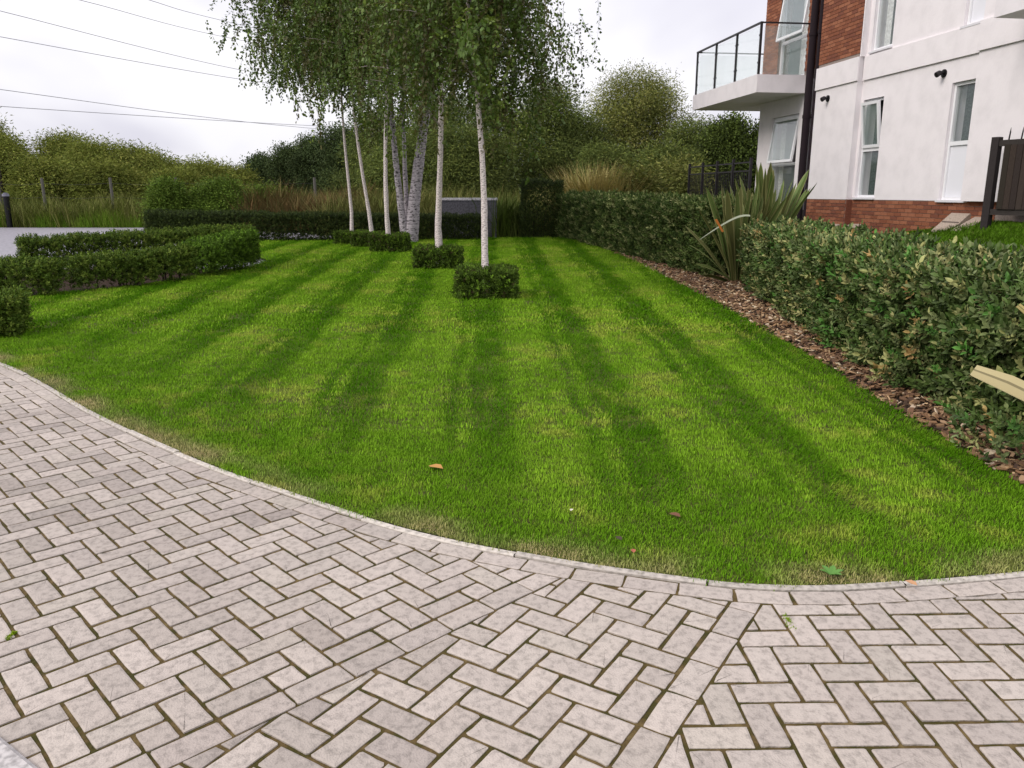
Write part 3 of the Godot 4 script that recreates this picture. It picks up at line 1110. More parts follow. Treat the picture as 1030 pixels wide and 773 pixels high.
func walled(mb: MB, x0: float, x1: float, y0: float, y1: float, z: float, thick: float, holes: Array) -> void:
	var xs := [x0, x1]
	var ys := [y0, y1]
	for h in holes:
		for x in [h[0], h[1]]:
			if x > x0 and x < x1: xs.append(x)
		for y in [h[2], h[3]]:
			if y > y0 and y < y1: ys.append(y)
	xs.sort()
	ys.sort()
	for i in xs.size() - 1:
		for j in ys.size() - 1:
			var cx: float = (xs[i] + xs[i + 1]) * 0.5
			var cy: float = (ys[j] + ys[j + 1]) * 0.5
			var open := false
			for h in holes:
				if cx > h[0] and cx < h[1] and cy > h[2] and cy < h[3]:
					open = true
			if open or xs[i + 1] - xs[i] < 1e-5 or ys[j + 1] - ys[j] < 1e-5: continue
			for k in [[z, 1.0], [z - thick, -1.0]]:
				mb.quad(Vector3(xs[i], ys[j], k[0]), Vector3(xs[i + 1], ys[j], k[0]), Vector3(xs[i + 1], ys[j + 1], k[0]), Vector3(xs[i], ys[j + 1], k[0]), Vector3(0, 0, k[1]))
	for r in holes + [[x0, x1, y0, y1]]:
		var s := -1.0 if r[0] == x0 and r[1] == x1 and r[2] == y0 and r[3] == y1 else 1.0
		var a := Vector3(0, 0, z)
		var b := Vector3(0, 0, z - thick)
		for e in [[r[0], r[2], r[0], r[3], Vector3(s, 0, 0)], [r[1], r[2], r[1], r[3], Vector3(-s, 0, 0)], [r[0], r[2], r[1], r[2], Vector3(0, s, 0)], [r[0], r[3], r[1], r[3], Vector3(0, -s, 0)]]:
			var p := Vector3(e[0], e[1], 0)
			var q := Vector3(e[2], e[3], 0)
			mb.quad(p + a, q + a, q + b, p + b, e[4])

var brick_meshes := []
var bricks_left := 300
func brickwork(parent: Node3D, x0: float, x1: float, y0: float, y1: float, z: float, most: int, holes := []) -> void:
	var rest := MB.new()
	var tones := [Color(0.33, 0.12, 0.062), Color(0.28, 0.095, 0.05), Color(0.39, 0.15, 0.08), Color(0.24, 0.085, 0.05)]
	if brick_meshes.is_empty():
		for t in tones:
			var m := MB.new()
			m.col = t
			m.box(Vector3(-0.1075, -0.0325, -0.05), Vector3(0.1075, 0.0325, 0))
			var am := m.mesh()
			am.surface_set_material(0, M.brick)
			brick_meshes.append(am)
	var row := int((y1 - y0) / 0.075)
	for r in range(row - 1, -1, -1):
		var y := y1 - (row - r - 0.5) * 0.075
		var x := x0 - (0.1125 if r % 2 else 0.0)
		while x < x1 - 0.02:
			var a := maxf(x, x0 + 0.002)
			var b := minf(x + 0.215, x1 - 0.002)
			x += 0.225
			if b - a < 0.03: continue
			var skip := false
			for h in holes:
				if b > h[0] and a < h[1] and y + 0.03 > h[2] and y - 0.03 < h[3]:
					if a < h[0]: b = h[0]
					elif b > h[1]: a = h[1]
					else: skip = true
			if skip or b - a < 0.03: continue
			var zz := z + rng.randf_range(-0.0015, 0.0015)
			if most > 0 and bricks_left > 0 and b - a > 0.2:
				var o := MeshInstance3D.new()
				o.mesh = brick_meshes[rng.randi() % 4]
				o.name = "brick"
				parent.add_child(o, true)
				o.position = Vector3((a + b) * 0.5, y, zz)
				most -= 1
				bricks_left -= 1
			else:
				rest.col = tones[rng.randi() % 4]
				rest.box(Vector3(a, y - 0.0325, zz - 0.05), Vector3(b, y + 0.0325, zz))
	put(rest, "brickwork", M.brick, parent, "stuff")

func window(parent: Node3D, x0: float, x1: float, y0: float, y1: float, z: float, split: float, lower: String, tilt := 0.0, mullion := 0.0) -> void:
	var w := Node3D.new()
	w.name = "window"
	parent.add_child(w, true)
	var f := MB.new()
	f.col = Color(1, 1, 1)
	var t := 0.055
	f.box(Vector3(x0 + 0.003, y0 + 0.003, z - 0.07), Vector3(x0 + t, y1 - 0.003, z))
	f.box(Vector3(x1 - t, y0 + 0.003, z - 0.07), Vector3(x1 - 0.003, y1 - 0.003, z))
	f.box(Vector3(x0 + t, y0 + 0.003, z - 0.07), Vector3(x1 - t, y0 + t, z - 0.002))
	f.box(Vector3(x0 + t, y1 - t, z - 0.07), Vector3(x1 - t, y1 - 0.003, z - 0.002))
	if split > 0.0:
		f.box(Vector3(x0 + t, split - 0.035, z - 0.07), Vector3(x1 - t, split + 0.035, z - 0.002))
	if mullion > 0.0:
		f.box(Vector3(mullion - 0.035, y0 + t, z - 0.066), Vector3(mullion + 0.035, y1 - t, z - 0.004))
	put(f, "frame", M.plastic, w)
	var cells := [[split + 0.035 if split > 0.0 else y0 + t, y1 - t, "glass"]]
	if split > 0.0:
		cells.append([y0 + t, split - 0.035, lower])
	var xs := [[x0 + t, mullion - 0.035], [mullion + 0.035, x1 - t]] if mullion > 0.0 else [[x0 + t, x1 - t]]
	for c in cells:
		for xx in xs:
			var p := MB.new()
			if c[2] == "panel":
				p.col = Color(0.97, 0.97, 1.0)
				p.box(Vector3(xx[0] + 0.002, c[0] + 0.002, z - 0.05), Vector3(xx[1] - 0.002, c[1] - 0.002, z - 0.03))
				put(p, "panel", M.plastic, w)
			elif c[2] == "glass" and tilt != 0.0 and c == cells[0] and xx == xs[0]:
				var sash := MB.new()
				var T := Transform3D(Basis(Vector3.RIGHT, tilt), Vector3(0, c[0] if tilt > 0.0 else c[1], z + 0.01))
				var hh: float = c[1] - c[0]
				var s0 := 0.0 if tilt > 0.0 else -hh
				for q in [[xx[0] - 0.01, xx[0] + 0.05, s0, s0 + hh], [xx[1] - 0.05, xx[1] + 0.01, s0, s0 + hh], [xx[0] + 0.05, xx[1] - 0.05, s0, s0 + 0.06], [xx[0] + 0.05, xx[1] - 0.05, s0 + hh - 0.06, s0 + hh]]:
					sash.box(Vector3(q[0], q[2], -0.03), Vector3(q[1], q[3], 0.02), T)
				put(sash, "sash", M.plastic, w)
				p.box(Vector3(xx[0] + 0.05, s0 + 0.06, -0.008), Vector3(xx[1] - 0.05, s0 + hh - 0.06, 0.008), T)
				put(p, "pane", M.glass, w)
			else:
				p.quad(Vector3(xx[0], c[0], z - 0.04), Vector3(xx[1], c[0], z - 0.04), Vector3(xx[1], c[1], z - 0.04), Vector3(xx[0], c[1], z - 0.04), Vector3(0, 0, 1))
				put(p, "pane", M.glass, w)

func one(parent: Node, called: String, m: Material, c: Color, lo: Vector3, hi: Vector3) -> MeshInstance3D:
	var mb := MB.new()
	mb.col = c
	mb.box(lo, hi)
	return put(mb, called, m, parent)

func make_building() -> void:
	var a := atan2(0.1337, 1.0)
	BT = Transform3D(Basis(Vector3(sin(a), 0, cos(a)), Vector3.UP, Vector3(-cos(a), 0, sin(a))), BO)
	var b := thing("apartment_building", "white rendered apartment building with red brick plinth and dark downpipes", "building")
	b.transform = BT
	var white := Color(0.84, 0.795, 0.81)
	var top := 7.2
	# facade sections: [x0, x1, face z]
	var w1 := [2.08, 2.80, 1.30, 3.27]
	var w2 := [4.84, 5.57, 1.27, 3.26]
	var u1 := [2.16, 2.88, 4.19, 6.15]
	var u2 := [4.95, 5.55, 4.15, 6.15]
	var fd := [-2.15, -0.72, 1.1, 3.27]
	var uf := [-2.1, -0.62, 4.12, 6.3]
	var cx := hits(812, 200, 0.13).x
	var bx := 1.98
	var mb := MB.new()
	mb.col = white
	walled(mb, -2.95, cx - 0.001, 1.0, 3.98, 0.0, 0.3, [fd])
	walled(mb, cx, bx, 1.26, 4.13, 0.13, 0.43, [])
	walled(mb, bx, 5.58, 1.26, top, 0.0, 0.3, [w1, w2, u1, u2])
	walled(mb, 5.58, 11.0, 1.26, top, 0.11, 0.41, [])
	# first floor backing walls that carry the brickwork
	put(mb, "wall", M.stucco, b)
	mb = MB.new()
	mb.col = white
	mb.box(Vector3(bx, 4.13, 0.001), Vector3(bx + 0.035, top, 0.126))
	mb.box(Vector3(cx, 3.66, 0.132), Vector3(bx + 0.03, 4.128, 0.165))
	mb.box(Vector3(bx + 0.03, 3.66, 0.002), Vector3(5.56, 4.128, 0.038))
	mb.box(Vector3(5.56, 3.66, 0.112), Vector3(11.0, 4.128, 0.148))
	put(mb, "band_course", M.stucco, b)
	mb = MB.new()
	walled(mb, -2.95, cx - 0.001, 3.98, top, 0.0, 0.3, [uf])
	walled(mb, cx, bx, 4.13, top, 0.11, 0.41, [])
	walled(mb, cx, bx, -0.05, 1.26, 0.12, 0.42, [])
	walled(mb, bx, 11.0, -0.05, 1.26, -0.012, 0.3, [])
	walled(mb, -2.95, cx - 0.001, -0.05, 1.0, -0.012, 0.3, [])
	mb.col = Color(0.7, 0.3, 0.2)
	mb.box(Vector3(bx, 0.2, 0.001), Vector3(bx + 0.03, 1.255, 0.13))
	mb.col = Color(1, 1, 1)
	put(mb, "brick_backing", M.mortar, b)
	var pl := Node3D.new()
	pl.name = "plinth"
	b.add_child(pl)
	brickwork(pl, bx, 6.3, 0.3, 1.25, 0.0, 150)
	brickwork(pl, cx, bx - 0.01, 0.3, 1.25, 0.132, 60)
	var bp := Node3D.new()
	bp.name = "brick_panel"
	b.add_child(bp)
	brickwork(bp, cx, bx - 0.002, 4.135, top, 0.122, 90)
	brickwork(bp, -2.95, cx - 0.01, 4.14, top, 0.012, 0, [uf])
	# gable end (far side) and back, floors, roof, inner walls
	mb = MB.new()
	mb.col = white
	mb.box(Vector3(-2.95, -0.05, -9.0), Vector3(-2.65, top, -0.302))
	mb.box(Vector3(-2.65, -0.05, -9.0), Vector3(10.7, top, -8.7))
	mb.box(Vector3(10.7, -0.05, -9.0), Vector3(11.0, top, -0.302))
	put(mb, "outer_wall", M.stucco, b)
	mb = MB.new()
	mb.col = Color(0.22, 0.22, 0.21)
	mb.box(Vector3(-2.65, 0.9, -8.7), Vector3(10.7, 1.08, -0.44))
	mb.box(Vector3(-2.65, 3.85, -8.7), Vector3(10.7, 4.08, -0.44))
	mb.box(Vector3(-2.645, 1.08, -4.2), Vector3(10.695, 3.85, -4.1))
	mb.box(Vector3(-2.645, 4.08, -4.2), Vector3(10.695, top, -4.1))
	for xw in [-0.4, 4.0]:
		mb.box(Vector3(xw, 1.08, -4.1), Vector3(xw + 0.1, 3.85, -0.44))
		mb.box(Vector3(xw, 4.08, -4.1), Vector3(xw + 0.1, top, -0.44))
	put(mb, "inner_wall", M.paint, b)
	mb = MB.new()
	mb.col = Color(0.3, 0.29, 0.29)
	mb.box(Vector3(-3.2, top, -9.2), Vector3(11.2, top + 0.2, 0.3))
	put(mb, "roof", M.concrete, b)
	# windows
	window(b, w1[0], w1[1], w1[2], w1[3], -0.055, 2.27, "glass", 0.13)
	window(b, w2[0], w2[1], w2[2], w2[3], -0.055, 2.24, "panel")
	window(b, u1[0], u1[1], u1[2], u1[3], -0.055, 0.0, "glass")
	window(b, u2[0], u2[1], u2[2], u2[3], -0.055, 5.2, "panel")
	window(b, fd[0], fd[1], fd[2], fd[3], -0.06, 2.1, "glass", -0.13, -1.4)
	window(b, uf[0], uf[1], uf[2], uf[3], -0.06, 5.05, "glass", -0.13, -1.4)
	var sills := [[w1, -0.0], [w2, 0.0], [u1, 0.0], [u2, 0.0]]
	for s in sills:
		one(b, "sill", M.plastic, Color(0.9, 0.88, 0.9), Vector3(s[0][0] - 0.03, s[0][2] - 0.035, -0.12), Vector3(s[0][1] + 0.03, s[0][2] + 0.002, 0.045))
	# curtains and blinds behind the panes
	for q in [[u1[0] + 0.06, u1[0] + 0.3, u1[2] + 0.1, u1[3], 0.75], [fd[0] + 0.05, fd[0] + 0.3, fd[2], fd[3], 0.6], [uf[0] + 0.7, uf[1] - 0.05, uf[2], uf[3], 0.75]]:
		mb = MB.new()
		mb.col = Color(q[4], q[4], q[4] * 0.98)
		var nx := int((q[1] - q[0]) / 0.02)
		for i in nx:
			var xa: float = q[0] + i * 0.02
			var za := -0.24 + 0.018 * sin(xa * 55.0)
			var zb := -0.24 + 0.018 * sin((xa + 0.02) * 55.0)
			mb.quad(Vector3(xa, q[2], za), Vector3(xa + 0.02, q[2], zb), Vector3(xa + 0.02, q[3], zb), Vector3(xa, q[3], za), Vector3(0, 0, 1))
		put(mb, "curtain", M.paint, b)
	# downpipes
	for q in [[cx - 0.40, 0.11, 0.085], [cx - 0.10, 0.09, 0.05]]:
		mb = MB.new()
		mb.col = Color(0.022, 0.014, 0.016)
		mb.tube([Vector3(q[0], 0.5, q[1]), Vector3(q[0], 3.0, q[1]), Vector3(q[0], top - 0.05, q[1])], [q[2], q[2], q[2]], 12)
		for yy in [1.3, 3.1, 4.9, 6.6]:
			mb.tube([Vector3(q[0], yy, q[1]), Vector3(q[0], yy + 0.07, q[1])], [q[2] + 0.012, q[2] + 0.012], 12)
			mb.box(Vector3(q[0] - 0.02, yy + 0.01, 0.0), Vector3(q[0] + 0.02, yy + 0.05, q[1]))
		put(mb, "downpipe", M.chip, b)
	# wall lights (unlit)
	for q in [[829, 100, 0.13], [945, 75, 0.0]]:
		var h := hits(q[0], q[1], q[2] + 0.1)
		var lamp := Node3D.new()
		lamp.name = "wall_light"
		b.add_child(lamp, true)
		lamp.position = Vector3(h.x, h.y, q[2])
		mb = MB.new()
		mb.col = Color(0.02, 0.018, 0.018)
		mb.tube([Vector3(0, 0.02, 0.0), Vector3(0, 0.02, 0.025), Vector3(0, 0.02, 0.03)], [0.07, 0.07, 0.05], 14)
		put(mb, "mounting_plate", M.metal, lamp)
		mb = MB.new()
		mb.col = Color(1, 1, 1)
		mb.tube([Vector3(0, 0.02, 0.03), Vector3(0, 0.02, 0.1)], [0.02, 0.02], 8)
		mb.tube([Vector3(0, 0.04, 0.07), Vector3(0, 0.03, 0.09), Vector3(0, 0.0, 0.14), Vector3(0, -0.01, 0.16)], [0.03, 0.045, 0.05, 0.048], 12)
		put(mb, "lamp_head", M.metal, lamp)
	# balcony: slab, railing posts, rail, glass
	var bal := Node3D.new()
	bal.name = "balcony"
	b.add_child(bal)
	var X0 := -4.75
	var X1 := -0.46
	var Z1 := 1.24
	mb = MB.new()
	mb.col = Color(0.80, 0.76, 0.78)
	mb.box(Vector3(X0, 3.70, 0.002), Vector3(X1, 4.10, Z1))
	mb.box(Vector3(X0, 3.70, -1.3), Vector3(-2.955, 4.10, -0.002))
	put(mb, "slab", M.stucco, bal)
	var px := [X0 + 0.1, X0 + 1.5, X0 + 2.85, X1 - 0.06]
	for x in px:
		one(bal, "post", M.metal, grey(1), Vector3(x - 0.022, 3.95, Z1 - 0.07), Vector3(x + 0.022, 5.22, Z1 - 0.02))
	one(bal, "post", M.metal, grey(1), Vector3(X0 + 0.08, 3.95, -1.25), Vector3(X0 + 0.125, 5.22, -1.2))
	one(bal, "rail", M.metal, grey(1), Vector3(X0 + 0.07, 5.22, Z1 - 0.075), Vector3(X1 - 0.03, 5.255, Z1 - 0.015))
	one(bal, "rail", M.metal, grey(1), Vector3(X1 - 0.085, 5.223, 0.02), Vector3(X1 - 0.035, 5.252, Z1 - 0.076))
	one(bal, "rail", M.metal, grey(1), Vector3(X0 + 0.075, 5.223, -1.25), Vector3(X0 + 0.12, 5.252, Z1 - 0.076))
	for i in 3:
		one(bal, "glass_panel", M.glass, grey(1), Vector3(px[i] + 0.05, 4.12, Z1 - 0.05), Vector3(px[i + 1] - 0.05, 5.17, Z1 - 0.04))
		for yy in [4.35, 4.95]:
			one(bal, "clamp", M.metal, grey(1), Vector3(px[i] + 0.022, yy, Z1 - 0.06), Vector3(px[i] + 0.075, yy + 0.04, Z1 - 0.03))
			one(bal, "clamp", M.metal, grey(1), Vector3(px[i + 1] - 0.075, yy, Z1 - 0.06), Vector3(px[i + 1] - 0.022, yy + 0.04, Z1 - 0.03))
	one(bal, "glass_panel", M.glass, grey(1), Vector3(X1 - 0.065, 4.12, 0.1), Vector3(X1 - 0.055, 5.17, Z1 - 0.12))
	one(bal, "glass_panel", M.glass, grey(1), Vector3(X0 + 0.09, 4.12, -1.15), Vector3(X0 + 0.1, 5.17, Z1 - 0.12))
	# second balcony whose corner shows at the top right
	var bal2 := Node3D.new()
	bal2.name = "balcony"
	b.add_child(bal2, true)
	var bc := hits(1000, 18, 0.9)
	one(bal2, "slab", M.stucco, Color(0.80, 0.76, 0.78), Vector3(bc.x, bc.y, 0.15), Vector3(bc.x + 4.0, bc.y + 0.4, 0.9))
	one(bal2, "post", M.metal, grey(1), Vector3(bc.x + 0.04, bc.y + 0.4, 0.83), Vector3(bc.x + 0.085, bc.y + 1.5, 0.88))

	# bank of grass up to the building
	make_bank()
	# concrete slabs leaning at the plinth
	var slabs := [[945, 229, 952, 213, 971, 213, "sandy concrete slab sloping at the brick plinth beside the timber fence", 0.0], [965, 225, 975, 215, 986, 214, "sandy concrete slab tucked between its twin slab and the timber fence post", 0.0], [846, 229, 851, 222, 862, 222, "grey concrete block with shaded end below the tilted window", 0.0], [826, 227, 830, 219, 846, 219, "low concrete block against the plinth near the flax leaves", 0.0]]
	for s in slabs:
		var lo := hits(s[0], s[1], 0.35)
		var hi := hits(s[2], s[3], 0.12)
		var wr := hits(s[4], s[5], 0.12)
		var o := thing("concrete_slab", s[6], "slab")
		o.transform = BT
		mb = MB.new()
		mb.col = Color(0.46, 0.37, 0.30)
		var wd := maxf(0.3, wr.x - hi.x)
		var up := Vector3(0, hi.y - lo.y, -0.3)
		var T := Transform3D(Basis(Vector3.RIGHT, up.normalized(), Vector3.RIGHT.cross(up.normalized())), Vector3(hi.x, lo.y - 0.12, 0.43))
		mb.box(Vector3(0, 0, -0.075), Vector3(wd, up.length() + 0.15, 0.0), T)
		put(mb, "slab", M.concrete, o)
		mb = MB.new()
		mb.col = Color(0.2, 0.16, 0.14)
		mb.box(Vector3(hi.x + 0.03, 0.3, 0.12), Vector3(hi.x + wd - 0.03, hi.y - 0.16, 0.2))
		put(mb, "footing", M.concrete, o)

func bank_y(x: float, z: float) -> float:
	var l := BT.affine_inverse() * Vector3(x, 0, z)
	var hb := 0.5
	if l.x > 2.8: hb = lerpf(0.5, 0.97, clampf((l.x - 3.0) / 3.4, 0.0, 1.0))
	var near := bed_line(z) + 0.9
	var wall_d := l.z                     # metres out from the wall
	var full := maxf(0.6, wall_d + (x - near))
	return hb * pow(clampf((x - near) / full, 0.0, 1.0), 1.25) + 0.02

func bed_line(z: float) -> float:
	# x of the hedge centre line at a given depth
	var zz := -z
	if zz < 12.9:
		return lerpf(3.02, 4.1, smoothstep(3.5, 12.9, zz))
	return lerpf(4.0, 2.4, smoothstep(12.9, 25.0, zz))

func make_bank() -> void:
	var mb := MB.new()
	var g := {}
	var step := 0.35
	for ix in range(0, 42):
		for iz in range(0, 66):
			var z := -2.6 - iz * step
			var x := bed_line(z) + 0.2 + ix * step
			g[Vector2i(ix, iz)] = Vector3(x, bank_y(x, z), z)
	for ix in 41:
		for iz in 65:
			var p: Vector3 = g[Vector2i(ix, iz)]
			var l := BT.affine_inverse() * p
			if l.z < -0.6 and l.x > -3.0: continue
			mb.quad(p, g[Vector2i(ix + 1, iz)], g[Vector2i(ix + 1, iz + 1)], g[Vector2i(ix, iz + 1)], Vector3.UP)
	var bank := structure(mb, "grass_bank", M.lawn_soil)
	var t := tuft_mesh(14, 0.075, 0.05, 0.008, 120)
	var xf := []
	var cl := []
	var n := FastNoiseLite.new()
	n.seed = 50
	n.frequency = 0.9
	for i in 42000:
		var z := -rng.randf_range(5.0, 20.0)
		var x := rng.randf_range(3.6, 9.6)
		if x < bed_line(z) + 0.4: continue
		var l := BT.affine_inverse() * Vector3(x, 0, z)
		if l.z < 0.14: continue
		var k := rng.randf_range(0.7, 1.2) * (1.0 + 0.5 * n.get_noise_2d(x, z))
		xf.append(Transform3D(Basis(Vector3.UP, rng.randf() * TAU).scaled(Vector3.ONE * rng.randf_range(0.7, 1.3)), Vector3(x, bank_y(x, z) - 0.005, z)))
		cl.append(Color(0.095 * k, 0.20 * k, 0.012 * k))
	many(t, xf, cl, "grass", M.grass, bank)

# ------------------------------------------------------------------ fences, cabinet, posts, cables
func make_fences() -> void:
	# railing round the ground-floor terrace
	var r := thing("terrace_railing", "black metal railing behind the flax under the glass balcony", "railing")
	r.transform = BT
	var gy := 1.0
	for i in 5:
		var x := -4.75 + i * 1.06
		one(r, "post", M.metal, grey(1), Vector3(x - 0.03, 0.3, 1.2), Vector3(x + 0.03, 2.22, 1.26))
	for y in [1.15, 2.1, 1.9]:
		one(r, "rail", M.metal, grey(1), Vector3(-4.72, y, 1.215), Vector3(-0.5, y + 0.035, 1.245))
	for i in 38:
		var x := -4.68 + i * 0.11
		one(r, "baluster", M.metal, grey(1), Vector3(x - 0.008, 1.18, 1.222), Vector3(x + 0.008, 1.9, 1.238))
	# timber fence with spikes
	var at := dp(993, 217, 12.9)
	var f := thing("timber_fence", "dark close boarded timber fence with spikes beside the building", "fence", Vector3(at.x, 0.9, at.z), 0.0)
	var dirv := Vector3(0.42, 0, 0.9).normalized()
	f.basis = Basis(dirv, Vector3.UP, dirv.cross(Vector3.UP))
	var mb := MB.new()
	mb.col = Color(0.04, 0.033, 0.032)
	mb.box(Vector3(-0.06, -0.1, -0.05), Vector3(0.06, 1.34, 0.05))
	put(mb, "post", M.wood, f)
	for y in [0.16, 1.2]:
		mb = MB.new()
		mb.col = Color(0.05, 0.042, 0.038)
		mb.box(Vector3(0.06, y, -0.05), Vector3(2.6, y + 0.09, 0.03))
		put(mb, "rail", M.wood, f)
	for i in 24:
		mb = MB.new()
		mb.col = Color(0.05, 0.036, 0.03) * rng.randf_range(0.75, 1.3)
		mb.col.a = 1.0
		var x := 0.17 + i * 0.1
		mb.box(Vector3(x, 0.25, 0.032), Vector3(x + 0.094, 1.22 + rng.randf_range(-0.01, 0.01), 0.05 + rng.randf_range(0, 0.008)))
		put(mb, "board", M.wood, f)
	for i in 12:
		mb = MB.new()
		mb.col = grey(1)
		var x := 0.16 + i * 0.2 + rng.randf_range(-0.03, 0.03)
		mb.tube([Vector3(x, 1.28, -0.01), Vector3(x + 0.01, 1.4, -0.01), Vector3(x + 0.012, 1.47, -0.01)], [0.012, 0.011, 0.002], 6)
		put(mb, "spike", M.metal, f)
	# grey cabinet behind the back hedge
	var c0 := dp(443, 200, 25.9)
	var c1 := dp(500, 200, 25.9)
	var cab := thing("utility_cabinet", "grey purple boxy cabinet with pale top edge behind the birch trunks", "cabinet", Vector3((c0.x + c1.x) * 0.5, 0, -26.3))
	var hw := (c1.x - c0.x) * 0.5
	var ch := c0.y
	one(cab, "body", M.paint, Color(0.135, 0.13, 0.155), Vector3(-hw + 0.02, -0.06, -0.4), Vector3(hw - 0.02, ch - 0.05, 0.4))
	one(cab, "lid", M.paint, Color(0.75, 0.73, 0.77), Vector3(-hw, ch - 0.049, -0.43), Vector3(hw, ch + 0.02, 0.43))
	for x in [-0.3, 0.3]:
		one(cab, "door", M.paint, Color(0.14, 0.135, 0.16), Vector3(-hw + 0.06 if x < 0 else 0.01, 0.06, 0.402), Vector3(-0.01 if x < 0 else hw - 0.06, ch - 0.1, 0.415))
	one(cab, "handle", M.metal, grey(1), Vector3(0.05, 0.6, 0.416), Vector3(0.08, 0.75, 0.44))
	# weathered posts in the rough grass beyond the road, with wire
	var pf := thing("wire_fence", "weathered grey posts with slack wires in tall grass beyond the road", "fence")
	var prev := Vector3.ZERO
	for q in [[-60, 38.0], [3, 37.5], [47, 37.0], [115, 36.5], [180, 36.5], [318, 36.0]]:
		var p := dp(q[0], 224, q[1])
		p.y = -0.1
		mb = MB.new()
		mb.col = Color(0.14, 0.13, 0.115)
		mb.tube([p, p + Vector3(0.03, 1.1, 0), p + Vector3(0.02, 2.15, 0)], [0.07, 0.065, 0.06], 8)
		put(mb, "post", M.wood, pf)
		if prev != Vector3.ZERO:
			for hh in [0.7, 1.3, 1.9]:
				mb = MB.new()
				mb.col = Color(0.3, 0.3, 0.3)
				mb.tube([prev + Vector3(0, hh, 0), (prev + p) * 0.5 + Vector3(0, hh - 0.06, 0), p + Vector3(0, hh, 0)], [0.006, 0.006, 0.006], 4)
				put(mb, "wire", M.metal, pf)
		prev = p
	# telegraph pole at the far left
	var pole := thing("utility_pole", "dark wooden pole rising from scrub at the road's far side", "pole", Vector3(dp(1, 200, 40.0).x, -0.1, -40))
	mb = MB.new()
	mb.col = Color(0.06, 0.05, 0.045)
	mb.tube([Vector3.ZERO, Vector3(0.02, 2.5, 0), Vector3(0, 5.0, 0)], [0.15, 0.13, 0.11], 10)
	put(mb, "shaft", M.wood, pole)
	one(pole, "cap", M.metal, grey(1), Vector3(-0.13, 5.0, -0.13), Vector3(0.13, 5.05, 0.13))
	var bol := thing("bollard", "short dark bollard with a pale cap at the far road verge", "bollard", Vector3(dp(9, 222, 34.9).x, -0.05, -34.9))
	mb = MB.new()
	mb.col = Color(0.03, 0.03, 0.035)
	mb.tube([Vector3.ZERO, Vector3(0, 0.7, 0), Vector3(0, 1.3, 0)], [0.13, 0.12, 0.12], 10)
	put(mb, "shaft", M.metal, bol)
	mb = MB.new()
	mb.col = Color(0.25, 0.25, 0.3)
	mb.tube([Vector3(0, 1.3, 0), Vector3(0, 1.38, 0), Vector3(0, 1.45, 0)], [0.14, 0.14, 0.06], 10)
	put(mb, "cap", M.paint, bol)
	# overhead lines
	var lines := [[[-60, -30], [80, 0], [220, 36], [420, 74], "upper"], [[-60, -4], [0, 11], [245, 71], [430, 100], "second"], [[-60, 25], [0, 37], [250, 81], [430, 104], "third"], [[-60, 81], [0, 90], [250, 123], [430, 139], "fourth"], [[-60, 101], [0, 107], [285, 125], [430, 131], "lowest"], [[60, -30], [150, 0], [225, 21], [420, 66], "topmost"]]
	for l in lines:
		var o := thing("overhead_cable", "%s thin grey power line crossing the pale sky" % l[4] if l[4] in ["topmost", "lowest"] else "thin grey power line sagging across the sky, %s of the stack" % l[4], "cable", Vector3.ZERO, 0.0, "power lines across the sky")
		var pts := []
		var cv := []
		for k in 4:
			cv.append(dp(l[k][0], l[k][1], [62.0, 68.0, 95.0, 122.0][k]))
		for k in 3:
			for u in 8:
				pts.append(cv[k].cubic_interpolate(cv[k + 1], cv[maxi(k - 1, 0)], cv[mini(k + 2, 3)], u / 8.0))
		pts.append(cv[3])
		var rr := []
		for p in pts:
			rr.append(0.025)
		mb = MB.new()
		mb.col = grey(1)
		mb.tube(pts, rr, 4)
		put(mb, "conductor", M.cable, o)

# ------------------------------------------------------------------ wild grass beyond
func wild(called: String, label: String, x0: float, x1: float, z0: float, z1: float, count: int, tall: float, palette: Array, mesh: ArrayMesh, avoid := false) -> void:
	var o := thing(called, label, "grass")
	o.set_meta("kind", "stuff")
	var xf := []
	var cl := []
	var n := FastNoiseLite.new()
	n.seed = int(x0 * 7 + count)
	n.frequency = 0.25
	for i in count:
		var p := Vector3(rng.randf_range(x0, x1), -0.08, -rng.randf_range(z0, z1))
		var d := n.get_noise_2d(p.x, p.z)
		if d < -0.25: continue
		var s := tall * rng.randf_range(0.6, 1.2) * (1.0 + 0.6 * d)
		xf.append(Transform3D(Basis(Vector3.UP, rng.randf() * TAU).scaled(Vector3(s, s, s)), p))
		cl.append(pick(palette))
	many(mesh, xf, cl, "blades", M.grass, o)

# ------------------------------------------------------------------ everything
func _ready() -> void:
	rng.seed = 7
	make_view()
	make_materials()
	make_curves()
	make_ground()
	make_lawn()
	make_paving()
	make_building()
	make_planting()
	make_trees()
	make_fences()
	make_small()

